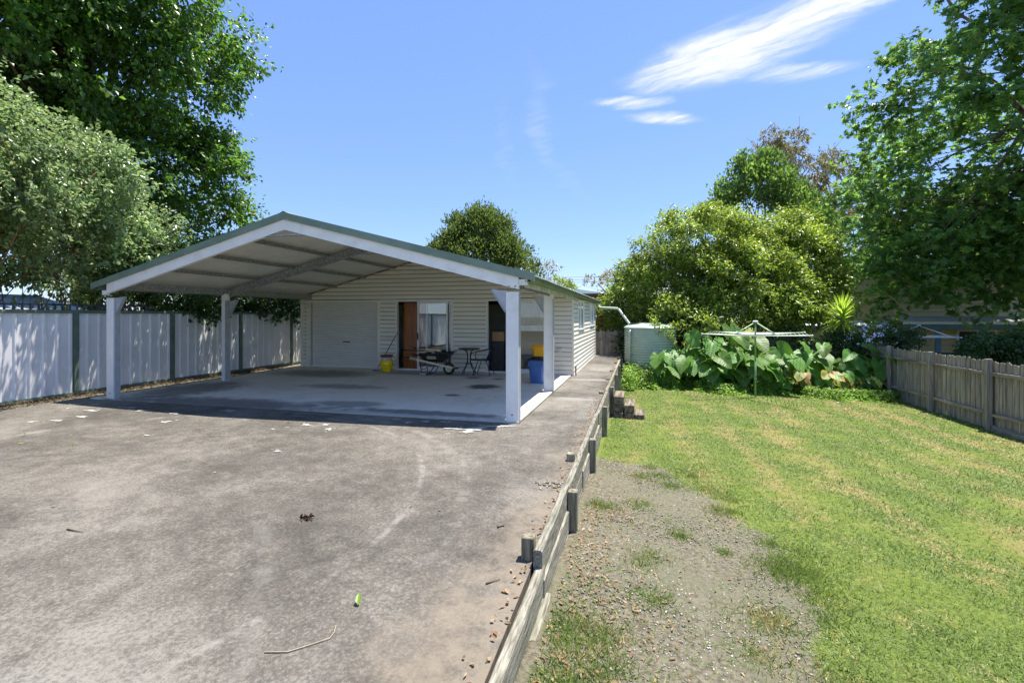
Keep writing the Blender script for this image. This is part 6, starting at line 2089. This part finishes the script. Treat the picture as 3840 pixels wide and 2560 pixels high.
def litter(name, x, y, z, L_, label, mat=None, lift=0.012):
    n = len(x)
    P = np.stack([x, y, z + lift * rng.random(n) + 0.004], 1)
    V, F = leaf_arrays(P, norm(unit(n) * np.array([1, 1, 0.25])), norm(unit(n) * 0.45 + np.array([0, 0, 1.0])), L_ * (0.5 + 0.8 * rng.random(n)), L_ * 0.5 * (0.5 + 0.8 * rng.random(n)), T_WIDE)
    o = obj(name, fast_mesh(name, V, F, mat or LM['litter']))
    return tag(o, label, 'leaves', kind='stuff')


n = 620
y = 2.0 + 3.3 * rng.random(n) ** 1.3
x = -0.55 + np.abs(rng.normal(size=n)) * 0.28 * (1 + 0.25 * (4 - y))
x = np.clip(x, -0.55, 1.6)
litter('leaf_litter', x, y, vlawn(x, y), 0.036, 'brown dead leaves heaped on the lawn side of the retaining wall')
n = 320
x = rng.uniform(-0.5, 1.4, n); y = rng.uniform(2.0, 7.2, n)
litter('scattered_leaves', x, y, vlawn(x, y), 0.035, 'dry leaves scattered over the gravel patch')
n = 3600
y = rng.uniform(0.5, 13.2, n)
x = -11.38 + np.abs(rng.normal(size=n)) * 0.24
x = np.minimum(x, -10.5)
z = np.array([drive_z(b_) for b_ in y]) - 0.02 + 0.025 * rng.random(n)
z = np.where(x > -10.86, z + 0.022, z)
litter('fence_litter', x, y, z, 0.05, 'strip of brown leaf litter along the foot of the metal fence', leaf_mat('shaded_leaf', [(0.05, 0.03, 0.018), (0.11, 0.07, 0.04), (0.19, 0.13, 0.08), (0.10, 0.05, 0.025)], 0.05, 0.8, 0.2), lift=0.03)  # darker copy of the leaf colours, with the fence-foot shade painted in
n = 520
y = rng.uniform(2.0, 20.3, n)
x = -0.715 - np.abs(rng.normal(size=n)) * 0.06
z = np.array([drive_z(b_) for b_ in y]) + 0.002
litter('wall_litter', x, y, z, 0.04, 'thin line of dead leaves along the inner side of the retaining wall')
n = 120
y = rng.uniform(3.0, 12.8, n); x = rng.uniform(-10.5, -0.9, n)
z = np.array([drive_z(b_) if b_ < 7.2 else 0.022 for b_ in y]) + 0.004
litter('driveway_leaves', x, y, z, 0.035, 'a few dry leaves blown about the driveway and slab', lift=0.004)
n = 6
xy = [gpt(80, 1017), gpt(168, 1027), gpt(822, 1391), gpt(58, 1000), gpt(40, 1019), gpt(300, 940)]
P = np.array(xy)
litter('green_leaves', P[:, 0], P[:, 1], P[:, 2], 0.06, 'few fresh green leaves dropped on the driveway', LM['cover'], 0.004)

# rubble scraped up against the retaining wall and a shrivelled seed head on the drive
c0 = np.array(gpt(1268, 1112))
n = 90
x = c0[0] + rng.normal(size=n) * 0.10; y = c0[1] + rng.normal(size=n) * 0.05
o = obj('rubble', pebbles('rubble', x, y, np.array([drive_z(q) for q in y]) + 0.006, 0.006 + 0.014 * rng.random(n) ** 2, pmat))
tag(o, 'small heap of grey rubble on the concrete against the retaining wall', 'rubble', kind='stuff')
c0 = np.array(gpt(703, 1189))
n = 26
P = c0 + rng.normal(size=(n, 3)) * np.array([0.03, 0.02, 0.004]) + np.array([0, 0, 0.006])
V, F = leaf_arrays(P, unit(n) * np.array([1, 1, 0.5]), unit(n) + np.array([0, 0, 0.8]), 0.05, 0.02, T_FOLD)
o = obj('seed_head', fast_mesh('seed_head', V - c0, F, leaf_mat('dark_dry_seed', [(0.02, 0.012, 0.01), (0.06, 0.02, 0.018)], 0.0, 0.8, 0.2)), None, tuple(c0))
tag(o, 'shrivelled dark red-brown seed head lying mid driveway', 'debris')
